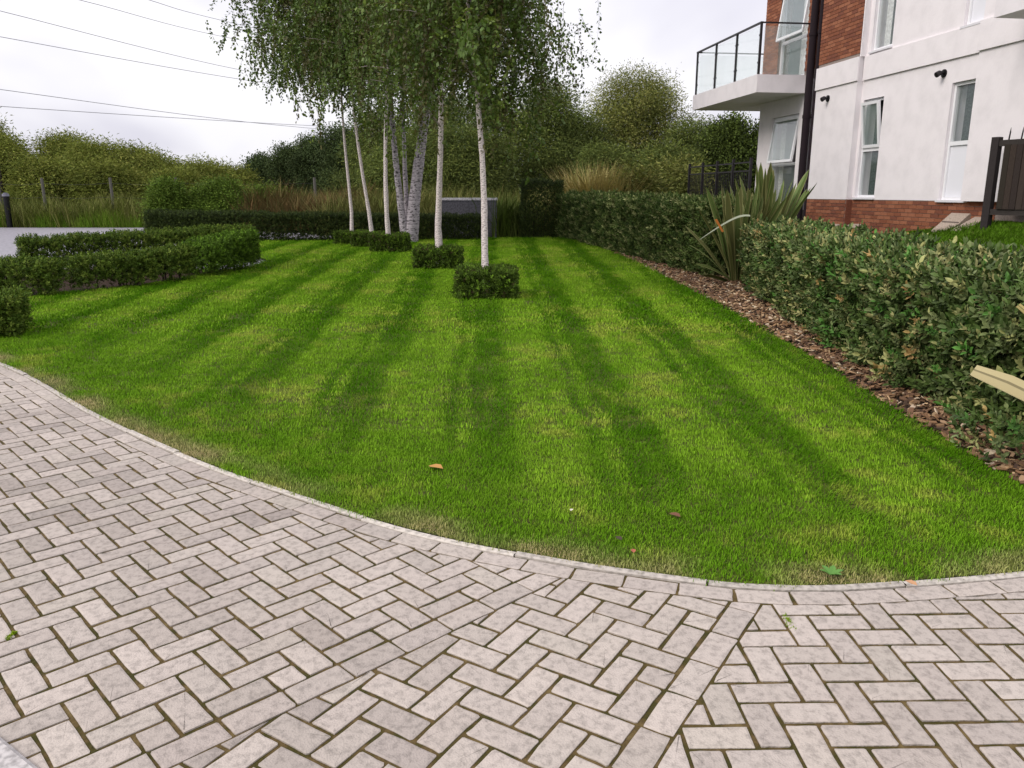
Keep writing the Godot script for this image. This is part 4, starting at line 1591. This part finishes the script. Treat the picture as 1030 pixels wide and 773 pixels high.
func make_planting() -> void:
	var oleaster := sprig_mesh(10, 0.10, 0.052, 0.027, 201)
	var box := sprig_mesh(13, 0.06, 0.024, 0.015, 202, false)
	var privet := sprig_mesh(14, 0.07, 0.028, 0.017, 203, false)
	var side := [[Color(0.065, 0.10, 0.028), 4], [Color(0.10, 0.155, 0.04), 4], [Color(0.17, 0.21, 0.08), 2.6], [Color(0.09, 0.21, 0.04), 1], [Color(0.33, 0.33, 0.13), 2.2], [Color(0.42, 0.29, 0.11), 0.18]]
	var dark := [[Color(0.034, 0.052, 0.014), 6], [Color(0.052, 0.078, 0.017), 4], [Color(0.09, 0.12, 0.03), 1.2]]
	var boxs := [[Color(0.06, 0.10, 0.015), 5], [Color(0.09, 0.15, 0.018), 3], [Color(0.16, 0.28, 0.025), 1.2], [Color(0.07, 0.055, 0.025), 0.6]]
	# right hand hedges, front faces towards the lawn (paths run far to near so that the left side faces the lawn)
	var hb := []
	for q in [[2.84, 4.3], [2.80, 5.5], [3.0, 7.8], [3.3, 10.3], [3.68, 12.6]]:
		hb.append(Vector2(q[0] + 0.48, -q[1]))
	hb.insert(0, Vector2(3.55, -3.1))
	hedge("leafy_hedge", "clipped grey green hedge with scattered pale leaves in front of the brick plinth", hb, {"width": 0.95, "h0": 0.88, "h1": 0.87, "sprig": oleaster, "density": 820.0, "side": side, "lump": 0.09, "deep": 0.2, "back": 1.0})
	var ha := [Vector2(3.72, -13.6), Vector2(3.35, -16.5), Vector2(2.75, -20.5), Vector2(2.25, -24.6), Vector2(1.85, -25.6)]
	hedge("leafy_hedge", "clipped dark green hedge running from the flax to the tall dark block", ha, {"width": 0.9, "h0": 1.2, "h1": 1.3, "sprig": oleaster, "mat": M.matt_leaf, "density": 560.0, "side": [[Color(0.065, 0.105, 0.028), 5], [Color(0.11, 0.16, 0.04), 4], [Color(0.19, 0.225, 0.08), 2.2], [Color(0.32, 0.34, 0.14), 1.2]], "lump": 0.09, "deep": 0.2, "back": 0.9})
	hedge("tall_hedge", "tall dark block hedge at the end of the lawn", [Vector2(0.3, -25.8), Vector2(1.58, -25.8)], {"width": 0.8, "h0": 1.78, "h1": 1.74, "mat": M.matt_leaf, "sprig": privet, "density": 620.0, "side": dark, "lump": 0.05, "deep": 0.16, "back": 1.0})
	hedge("back_hedge", "long low dark hedge along the far edge of the lawn behind the birches", [Vector2(-0.85, -24.7), Vector2(-5.0, -24.3), Vector2(-10.6, -23.6)], {"width": 0.7, "h0": 0.72, "h1": 0.86, "mat": M.matt_leaf, "sprig": privet, "density": 950.0, "side": dark, "lump": 0.04, "deep": 0.18, "back": 1.0})
	# box hedges round the birch trunks: x, z, half, height, label
	for q in [[-0.34, -10.9, 0.385, 0.36, "small square box hedge round the slender white birch beside the open lawn"], [-1.38, -15.1, 0.41, 0.36, "small square box hedge round the birch in front of the grey cabinet"], [-2.95, -19.5, 0.42, 0.40, "square box hedge round the straight birch by the multi-stemmed tree"], [-3.75, -21.4, 0.42, 0.34, "small box hedge round the leaning thin birch, partly hidden by another box hedge"], [-4.42, -22.4, 0.42, 0.33, "small box hedge round the thinnest birch trunk near the back hedge"]]:
		var y := lawn_y(q[0], q[1])
		hedge("box_hedge", q[4], [Vector2(q[0] + q[2], q[1]), Vector2(q[0] - q[2], q[1])], {"width": q[2] * 2.0, "h0": q[3], "h1": q[3], "y": y, "mat": M.matt_leaf, "sprig": box, "density": 2000.0, "side": boxs, "lump": 0.03, "lump_freq": 3.0, "deep": 0.1, "back": 1.0, "scale": 0.95}, "box hedges round the birches")
	# low hedges on the left: gappy below
	var lo := {"width": 0.55, "mat": M.matt_leaf, "sprig": privet, "density": 1250.0, "side": [[Color(0.065, 0.11, 0.014), 5], [Color(0.11, 0.165, 0.02), 3], [Color(0.16, 0.215, 0.035), 1.4]], "lump": 0.03, "deep": 0.13, "back": 1.0, "bare": 0.06, "stem_gap": 0.12, "h0": 0.5, "h1": 0.5}
	var rows := [
		[[Vector2(-6.35, -11.15), Vector2(-7.9, -10.95)], 0.48, 0.48, "low dark hedge piece at the lawn's left corner beside the road"],
		[[Vector2(-5.62, -12.35), Vector2(-6.3, -11.55)], 0.50, 0.47, "low clipped hedge piece with bare stems, second of the front row beside the lawn"],
		[[Vector2(-5.36, -13.1), Vector2(-5.56, -12.62)], 0.54, 0.51, "low clipped hedge piece with a gap below, third of the front row beside the lawn"],
		[[Vector2(-5.05, -15.2), Vector2(-5.3, -13.55)], 0.68, 0.56, "thick brighter green hedge end pointing into the lawn"],
		[[Vector2(-4.95, -8.0), Vector2(-5.9, -7.6)], 0.40, 0.40, "small dark hedge stub next to the drive edging"],
		[[Vector2(-5.25, -16.1), Vector2(-6.9, -14.6), Vector2(-8.3, -13.6)], 0.74, 0.62, "long low hedge of the second row along the road"]]
	for r in rows:
		var d := lo.duplicate()
		if r[3].contains("of the front row"): d.bare = 0.14
		d.h0 = r[1]
		d.h1 = r[2]
		if r[3].begins_with("thick"):
			d.side = [[Color(0.07, 0.13, 0.014), 5], [Color(0.12, 0.22, 0.02), 3]]
			d.width = 0.6
			d.bare = 0.03
		hedge("low_hedge", r[3], r[0], d, "low hedges along the road")
	# mulch bed
	var mb := MB.new()
	var bp := PackedVector2Array()
	for p in bed_edge:
		if p.x > 1.9: bp.append(p)
	bp.append_array([Vector2(1.75, -26.5), Vector2(3.5, -26.5), Vector2(5.2, -13), Vector2(4.6, -3.6), Vector2(2.75, -2.96)])
	sheet(bp, 0.004, mb)
	var bed := structure(mb, "mulch_bed", M.soil)
	var cm := []
	for v in 2:
		var c := MB.new()
		c.col = Color(1, 1, 1)
		c.prism(PackedVector2Array([Vector2(-0.022, -0.006), Vector2(0.0, -0.01), Vector2(0.024, -0.004), Vector2(0.018, 0.007), Vector2(-0.015, 0.009)]), -0.003, 0.003, 0.001, 0.001)
		cm.append(c.mesh())
	var xf := []
	var cl := []
	for i in 22000:
		var z := -2.95 - 22.0 * pow(rng.randf(), 1.9)
		var x := rng.randf_range(2.2, 3.75)
		var p := Vector2(x, z)
		if not Geometry2D.is_point_in_polygon(p, bp): continue
		var b := Basis(Vector3.UP, rng.randf() * TAU) * Basis(Vector3.RIGHT, rng.randfn(0, 0.4)) * Basis(Vector3.BACK, rng.randfn(0, 0.35))
		var s := rng.randf_range(0.5, 1.5) * (1.0 + 0.03 * -z)
		xf.append(Transform3D(b.scaled(Vector3(s, s, s * rng.randf_range(0.6, 1.4))), Vector3(x, 0.008 + rng.randf() * 0.022, z)))
		cl.append(pick([[Color(0.13, 0.072, 0.04), 5], [Color(0.23, 0.13, 0.065), 5], [Color(0.38, 0.25, 0.14), 3], [Color(0.56, 0.45, 0.31), 1.2], [Color(0.07, 0.042, 0.027), 2]]))
	many(cm[0], xf, cl, "bark_chips", M.chip, bed)
	# flax plants
	var olive := Color(0.12, 0.155, 0.045)
	var bronze := Color(0.14, 0.145, 0.05)
	var grn := Color(0.14, 0.20, 0.055)
	var tones := [olive, bronze, grn, olive]
	var bl := []
	for i in 40:
		var az := rng.randf() * TAU
		bl.append([az, absf(rng.randfn(0.12, 0.24)), rng.randf_range(1.1, 1.6), rng.randf_range(0.09, 0.13), rng.randf_range(-0.05, 0.35), tones[i % 4]])
	for k in [[PI * 0.95, 0.45, 1.35, 0.3], [PI * 1.02, 0.62, 1.2, 0.35], [PI * 0.9, 0.75, 1.05, 0.6], [PI * 0.85, 1.05, 0.9, 0.5], [PI * 0.8, 1.25, 0.75, 0.35], [PI, 0.3, 1.5, 0.15]]:
		bl.append([k[0], k[1], k[2], 0.07, k[3], tones[rng.randi() % 4]])
	var fx := flax("large bronze green flax with sword leaves between the two leafy hedges", Vector3(3.62, 0, -12.85), bl)
	# broken pale leaf bent across the plant
	var mbl := MB.new()
	mbl.col = Color(0.34, 0.36, 0.25)
	var q0 := dp(755, 217, 12.0) - fx.position
	var q1 := dp(738, 221, 12.0) - fx.position
	var q2 := dp(704, 241, 11.95) - fx.position
	for k in 10:
		var ta := k / 10.0
		var tb := (k + 1) / 10.0
		var pa := q0.bezier_interpolate(q0.lerp(q1, 0.6) + Vector3(0, 0.05, 0), q1 + Vector3(0, 0.05, 0), q2, ta)
		var pb := q0.bezier_interpolate(q0.lerp(q1, 0.6) + Vector3(0, 0.05, 0), q1 + Vector3(0, 0.05, 0), q2, tb)
		var wa := Vector3(0, 0.012, -0.036) * sqrt(maxf(0.02, 1.0 - ta * ta))
		var wb := Vector3(0, 0.012, -0.036) * sqrt(maxf(0.02, 1.0 - tb * tb))
		mbl.quad(pa - wa, pb - wb, pb + Vector3(0, -0.012, 0), pa + Vector3(0, -0.012, 0), Vector3(0, 1, 0.5))
		mbl.quad(pa + Vector3(0, -0.012, 0), pb + Vector3(0, -0.012, 0), pb + wb, pa + wa, Vector3(0, 1, 0.5))
	tag(put(mbl, "leaf", M.glossy_leaf, fx), "pale broken leaf bent across the flax")
	var mo := MB.new()
	mo.col = Color(0.45, 0.15, 0.03)
	var o0 := dp(720, 221, 11.9) - fx.position
	var o1 := dp(727, 233, 11.88) - fx.position
	mo.quad(o0 - Vector3(0.018, 0, 0), o0 + Vector3(0.018, 0.01, 0), o1 + Vector3(0.02, 0, 0), o1 - Vector3(0.01, 0.01, 0), Vector3(0, 0.2, 1))
	tag(put(mo, "leaf", M.glossy_leaf, fx), "withered orange leaf tip")
	bl = []
	for i in 36:
		var az := rng.randf() * TAU
		bl.append([az, absf(rng.randfn(0.16, 0.22)), rng.randf_range(1.2, 1.75), rng.randf_range(0.09, 0.13), rng.randf_range(0.0, 0.3), tones[i % 4]])
	for k in 9:
		bl.append([rng.randf_range(-0.3, 0.3), rng.randf_range(0.25, 0.45), rng.randf_range(1.2, 1.5), 0.08, 0.15, tones[k % 4]])
	flax("upright flax clump behind the pale-topped hedge beside the dark downpipe", Vector3(4.2, 0.2, -13.5), bl)
	# flax at the near end of the hedge: one broad pale leaf reaches out over the mulch
	var nb := Vector3(3.05, 0.02, -3.35)
	var t1 := dp(976, 377, 3.75)
	var fl := thing("flax_plant", "near flax with a broad folded straw coloured leaf over the mulch", "plant", nb)
	for e in [[t1, 0.135, Color(0.44, 0.38, 0.21)], [dp(1022, 309, 3.6), 0.06, Color(0.36, 0.30, 0.12)], [nb + Vector3(0.3, 0.9, -0.2), 0.07, olive], [nb + Vector3(0.45, 0.7, 0.3), 0.07, grn], [nb + Vector3(0.1, 0.95, 0.35), 0.07, bronze]]:
		var m2 := MB.new()
		var tip: Vector3 = e[0] - nb
		var ax := tip.normalized()
		var sd := ax.cross(Vector3(0.15, 0.75, 0.65)).normalized()
		var up := sd.cross(ax).normalized()
		if up.y < 0: up = -up
		for i in 14:
			var ta := i / 14.0
			var tb := (i + 1) / 14.0
			for hsg in [-1.0, 1.0]:
				var wa: float = (0.3 + 0.7 * sin(minf(ta, 0.85) / 0.85 * PI * 0.5)) * e[1] * 0.5 * (1.0 if ta < 0.85 else 1.0 - 2.2 * (ta - 0.85))
				var wb: float = (0.3 + 0.7 * sin(minf(tb, 0.85) / 0.85 * PI * 0.5)) * e[1] * 0.5 * (1.0 if tb < 0.85 else 1.0 - 2.2 * (tb - 0.85))
				for band in [[0.0, 0.45, 1.0], [0.45, 0.6, 0.5], [0.6, 1.0, 1.1]]:
					var c: Color = e[2]
					m2.col = c * band[2]
					m2.col.a = 1.0
					var pa := tip * ta + up * 0.05 * sin(ta * PI)
					var pb := tip * tb + up * 0.05 * sin(tb * PI)
					var off := up * 0.75
					m2.quad(pa + (sd * hsg + off) * wa * band[0], pb + (sd * hsg + off) * wb * band[0], pb + (sd * hsg + off) * wb * band[1], pa + (sd * hsg + off) * wa * band[1], up)
		put(m2, "leaf", M.glossy_leaf, fl)
	# low shrub under the near flax
	var sh := thing("low_shrub", "small grey green leafy shrub under the near flax leaf", "plant", Vector3(2.75, 0.0, -4.05))
	xf = []
	cl = []
	for i in 90:
		var d := Vector3(rng.randfn(0, 0.16), absf(rng.randfn(0.12, 0.09)), rng.randfn(0, 0.16))
		xf.append(Transform3D(basis_up(Vector3(d.x * 3.0, 0.6, d.z * 3.0), rng.randf() * TAU).scaled(Vector3.ONE * rng.randf_range(0.6, 0.95)), d))
		cl.append(pick(side))
	many(oleaster, xf, cl, "foliage", M.glossy_leaf, sh)

func make_trees() -> void:
	var strand := strand_mesh(301, 30, 0.058, 0.042)
	var big := strand_mesh(302, 30, 0.075, 0.055)
	birch("slender white birch whose forked branches start low, in the foremost box hedge", Vector3(-0.36, 0.02, -10.9), 6.2, Vector3(-0.28, 0, 0.1), 0.052, 1.15, 2.45, 1250, strand)
	birch("straight white birch trunk in front of the grey cabinet", Vector3(-1.36, 0.05, -15.1), 7.2, Vector3(0.1, 0, 0.1), 0.068, 2.35, 2.5, 1800, strand)
	birch("straight white birch beside the multi-stemmed tree", Vector3(-2.97, 0.06, -19.5), 8.0, Vector3(0.1, 0, 0), 0.062, 2.4, 3.4, 1500, big)
	birch("thin white birch leaning away from the multi-stemmed tree", Vector3(-3.68, 0.05, -21.4), 8.6, Vector3(-0.8, 0, 0), 0.055, 2.5, 3.6, 1500, big)
	birch("thinnest upright white birch at the outer end of the group", Vector3(-4.45, 0.05, -22.4), 8.4, Vector3(-0.1, 0, 0), 0.05, 2.9, 3.5, 1600, big)
	birch("thick multi-stemmed birch with rough dark-marked bark before the back hedge", Vector3(-2.95, 0.03, -23.4), 10.5, Vector3(1.65, 0, -0.2), 0.19, 3.2, 4.4, 2500, big, [[Vector3(-0.75, 0, 0.1), 0.11, 9.5, Vector3(-0.12, 0, 0.05)], [Vector3(-0.2, 0, -0.5), 0.08, 10.0, Vector3(-0.05, 0, -0.18)]])
	# beyond
	var willow := clump_mesh(401, 34, 0.55, 0.17, 0.045, 0.5)
	var broad := clump_mesh(402, 40, 0.5, 0.11, 0.08)
	var small := clump_mesh(403, 50, 0.4, 0.06, 0.045)
	var scrub := [[Color(0.18, 0.21, 0.038), 5], [Color(0.25, 0.26, 0.06), 2.5], [Color(0.13, 0.16, 0.032), 3]]
	var deep := [[Color(0.055, 0.082, 0.03), 5], [Color(0.08, 0.11, 0.036), 3]]
	var midg := [[Color(0.12, 0.155, 0.04), 5], [Color(0.18, 0.215, 0.05), 3], [Color(0.085, 0.112, 0.03), 3]]
	var gold := [[Color(0.18, 0.20, 0.045), 4], [Color(0.27, 0.27, 0.08), 3], [Color(0.11, 0.13, 0.035), 3]]
	# x centre, top y, half width px, distance
	for q in [[-25, 120, 45, 46.0], [5, 140, 34, 44.0], [62, 138, 40, 50.0], [92, 146, 48, 47.0], [128, 152, 48, 50.0], [158, 160, 44, 48.0], [200, 166, 46, 50.0], [228, 173, 38, 52.0], [40, 164, 42, 41.0], [105, 168, 46, 41.0], [175, 178, 38, 42.0]]:
		var top := dp(q[0], q[1], q[3])
		tree("willow_scrub", "rounded olive green willow bush in the thicket beyond the road", "bush", Vector3(top.x, -0.09, -q[3]), top.y + 0.09, q[2] * q[3] / 823.0, scrub, willow, 1300, 0.02, "willow scrub beyond the road")
	for q in [[262, 158, 26, 64.0], [288, 148, 28, 62.0], [318, 138, 30, 60.0], [345, 128, 36, 58.0]]:
		var top := dp(q[0], q[1], q[3])
		tree("dark_tree", "dense dark evergreen tree on the skyline between scrub and birches", "tree", Vector3(top.x, -0.09, -q[3]), top.y + 0.09, q[2] * q[3] / 823.0, deep, broad, 1000, 0.05, "dark trees on the skyline")
	for q in [[385, 110, 50, 54.0], [440, 96, 56, 52.0], [500, 92, 52, 50.0], [548, 86, 50, 46.0], [470, 130, 60, 44.0], [410, 140, 60, 46.0]]:
		var top := dp(q[0], q[1], q[3])
		tree("shady_tree", "tall shady willow tree standing behind the birch crowns", "tree", Vector3(top.x, -0.09, -q[3]), top.y + 0.09, q[2] * q[3] / 823.0, midg, willow, 1500, 0.0, "shady willows behind the birches")
	var t0 := dp(640, 66, 52.0)
	tree("rounded_willow", "large rounded willow with golden green crown beyond the leafy hedge", "tree", Vector3(t0.x, -0.09, -52), t0.y - 0.25, 4.3, gold, willow, 2600, 0.05, "", 16)
	for q in [[585, 112, 40, 50.0, 1], [700, 122, 44, 48.0, 1], [728, 128, 40, 47.0, 1], [735, 118, 34, 44.0, 0], [770, 125, 34, 44.0, 0], [668, 150, 44, 42.0, 1], [612, 150, 40, 40.0, 1], [800, 115, 40, 46.0, 0]]:
		var top := dp(q[0], q[1], q[3])
		if q[4]:
			tree("mixed_tree", "dull green bushy tree around the foot of the rounded willow", "tree", Vector3(top.x, -0.09, -q[3]), top.y + 0.09, q[2] * q[3] / 823.0, midg, willow, 1000, 0.02, "bushy trees round the rounded willow")
		else:
			tree("hazel_tree", "fresh green bushy tree beyond the black terrace railing", "tree", Vector3(top.x, -0.09, -q[3]), top.y + 0.09, q[2] * q[3] / 823.0, [[Color(0.07, 0.10, 0.02), 4], [Color(0.11, 0.15, 0.03), 3], [Color(0.035, 0.05, 0.014), 3]], broad, 1000, 0.02, "fresh green trees beyond the railing")
	# squared green bushes beyond the back hedge
	for q in [[167, 186, 15, 31.0, "narrow bright green bush behind the outer end of the long back hedge"], [216, 186, 26, 32.0, "broad bright green bush between the narrow bush and the russet weeds"], [262, 192, 30, 34.0, "low bright green bush at the edge of the russet weeds"]]:
		var top := dp(q[0], q[1], q[3])
		tree("green_bush", q[4], "bush", Vector3(top.x, -0.09, -q[3]), top.y + 0.09, q[2] * q[3] / 823.0 * 1.25, [[Color(0.10, 0.165, 0.022), 4], [Color(0.14, 0.21, 0.03), 3], [Color(0.07, 0.11, 0.02), 2]], small, 900, 0.0, "bright bushes behind the back hedge", 8)
	for q in [[680, 168, 44, 30.0, "loose olive bush beside the black railing, beyond the dark leafy hedge"], [640, 178, 30, 28.0, "smaller loose olive bush next to the straw yellow plume grass"]]:
		var top := dp(q[0], q[1], q[3])
		tree("olive_bush", q[4], "bush", Vector3(top.x, -0.09, -q[3]), top.y + 0.09, q[2] * q[3] / 823.0, gold, willow, 420, 0.0, "olive bushes beyond the leafy hedge", 8)
	# wild grass and reeds
	var reed := tuft_mesh(22, 0.35, 1.0, 0.02, 130)
	wild("rough_grass", "tall rough grass and reeds along the far side of the road", -38.0, -9.0, 35.0, 44.0, 5200, 1.1, [[Color(0.13, 0.155, 0.03), 4], [Color(0.19, 0.19, 0.06), 3], [Color(0.09, 0.12, 0.025), 2]], reed)
	wild("verge_weeds", "bright green low weeds on the far road verge", -30.0, -11.0, 34.7, 36.2, 2600, 0.6, [[Color(0.13, 0.24, 0.02), 4], [Color(0.2, 0.28, 0.04), 2]], reed)
	wild("russet_weeds", "reddish brown dock and dead stems behind the back hedge", -10.2, -6.3, 31.0, 36.0, 900, 1.3, [[Color(0.14, 0.085, 0.035), 4], [Color(0.17, 0.13, 0.05), 3], [Color(0.09, 0.10, 0.03), 2]], reed)
	wild("straw_grass", "pale straw coloured grass under the shady willows", -6.5, 3.0, 28.0, 40.0, 3000, 1.15, [[Color(0.18, 0.17, 0.055), 3], [Color(0.11, 0.13, 0.03), 4]], reed)
	wild("reed_clump", "green upright reeds beside the tall dark hedge block", -0.6, 0.3, 26.2, 28.0, 160, 1.15, [[Color(0.08, 0.12, 0.02), 3], [Color(0.12, 0.15, 0.04), 2]], reed)
	# ornamental grass plume
	var pg := thing("plume_grass", "straw yellow feathery ornamental grass above the leafy hedge", "plant", Vector3(dp(598, 190, 27.5).x, -0.05, -27.5))
	var xf := []
	var cl := []
	for i in 240:
		xf.append(Transform3D(Basis(Vector3(rng.randf_range(-1, 1), 0, rng.randf_range(-1, 1)).normalized(), rng.randf_range(0, 0.3)) * Basis(Vector3.UP, rng.randf() * TAU).scaled(Vector3.ONE * rng.randf_range(1.3, 2.3)), Vector3(rng.randfn(0, 0.33), 0, rng.randfn(0, 0.3))))
		cl.append(pick([[Color(0.52, 0.43, 0.17), 3], [Color(0.38, 0.34, 0.12), 3], [Color(0.58, 0.48, 0.22), 1]]))
	many(tuft_mesh(10, 0.12, 1.0, 0.02, 131), xf, cl, "stalks", M.grass, pg)

func make_small() -> void:
	# fallen leaves and scraps on the lawn
	var bits := [[437, 469, 0.075, Color(0.42, 0.22, 0.07), "flat tan dead leaf lying in the middle of the open lawn"], [678, 517, 0.05, Color(0.15, 0.07, 0.04), "curled dark brown leaf on the grass"], [623, 541, 0.035, Color(0.06, 0.045, 0.03), "blackish leaf scrap close to the paving edge"], [637, 553, 0.028, Color(0.36, 0.11, 0.07), "tiny reddish leaf on the lawn rim"], [575, 512, 0.022, Color(0.6, 0.56, 0.45), "tiny cream petal on the grass"], [918, 586, 0.04, Color(0.45, 0.25, 0.13), "pale brown leaf against the edging"], [282, 292, 0.05, Color(0.5, 0.4, 0.12), "yellow leaf by the hedge end"]]
	for b in bits:
		var p := gp(b[0], b[1], 0.03)
		var o := thing("fallen_leaf", b[4], "leaf", Vector3(p.x, lawn_y(p.x, p.z) + 0.022, p.z), rng.randf() * TAU)
		var mb := MB.new()
		mb.col = b[3]
		leaf(mb, Vector3(-b[2] * 0.5, 0, 0), Vector3(1, 0.1, 0).normalized(), Vector3.UP, b[2] * 1.2, b[2] * 0.8)
		put(mb, "blade", M.chip, o)
	# broad-leaved weed at the edging
	var p := gp(836, 581)
	var w := thing("weed", "small bright broad-leaved weed growing at the edging", "plant", Vector3(p.x, 0.01, p.z))
	for i in 6:
		var mb := MB.new()
		mb.col = Color(0.11, 0.26, 0.05)
		var az := i * 1.05
		leaf(mb, Vector3.ZERO, Vector3(cos(az), 0.6, sin(az)).normalized(), Vector3(-cos(az), 1.5, -sin(az)).normalized(), 0.05, 0.026)
		put(mb, "leaf", M.leaf, w)
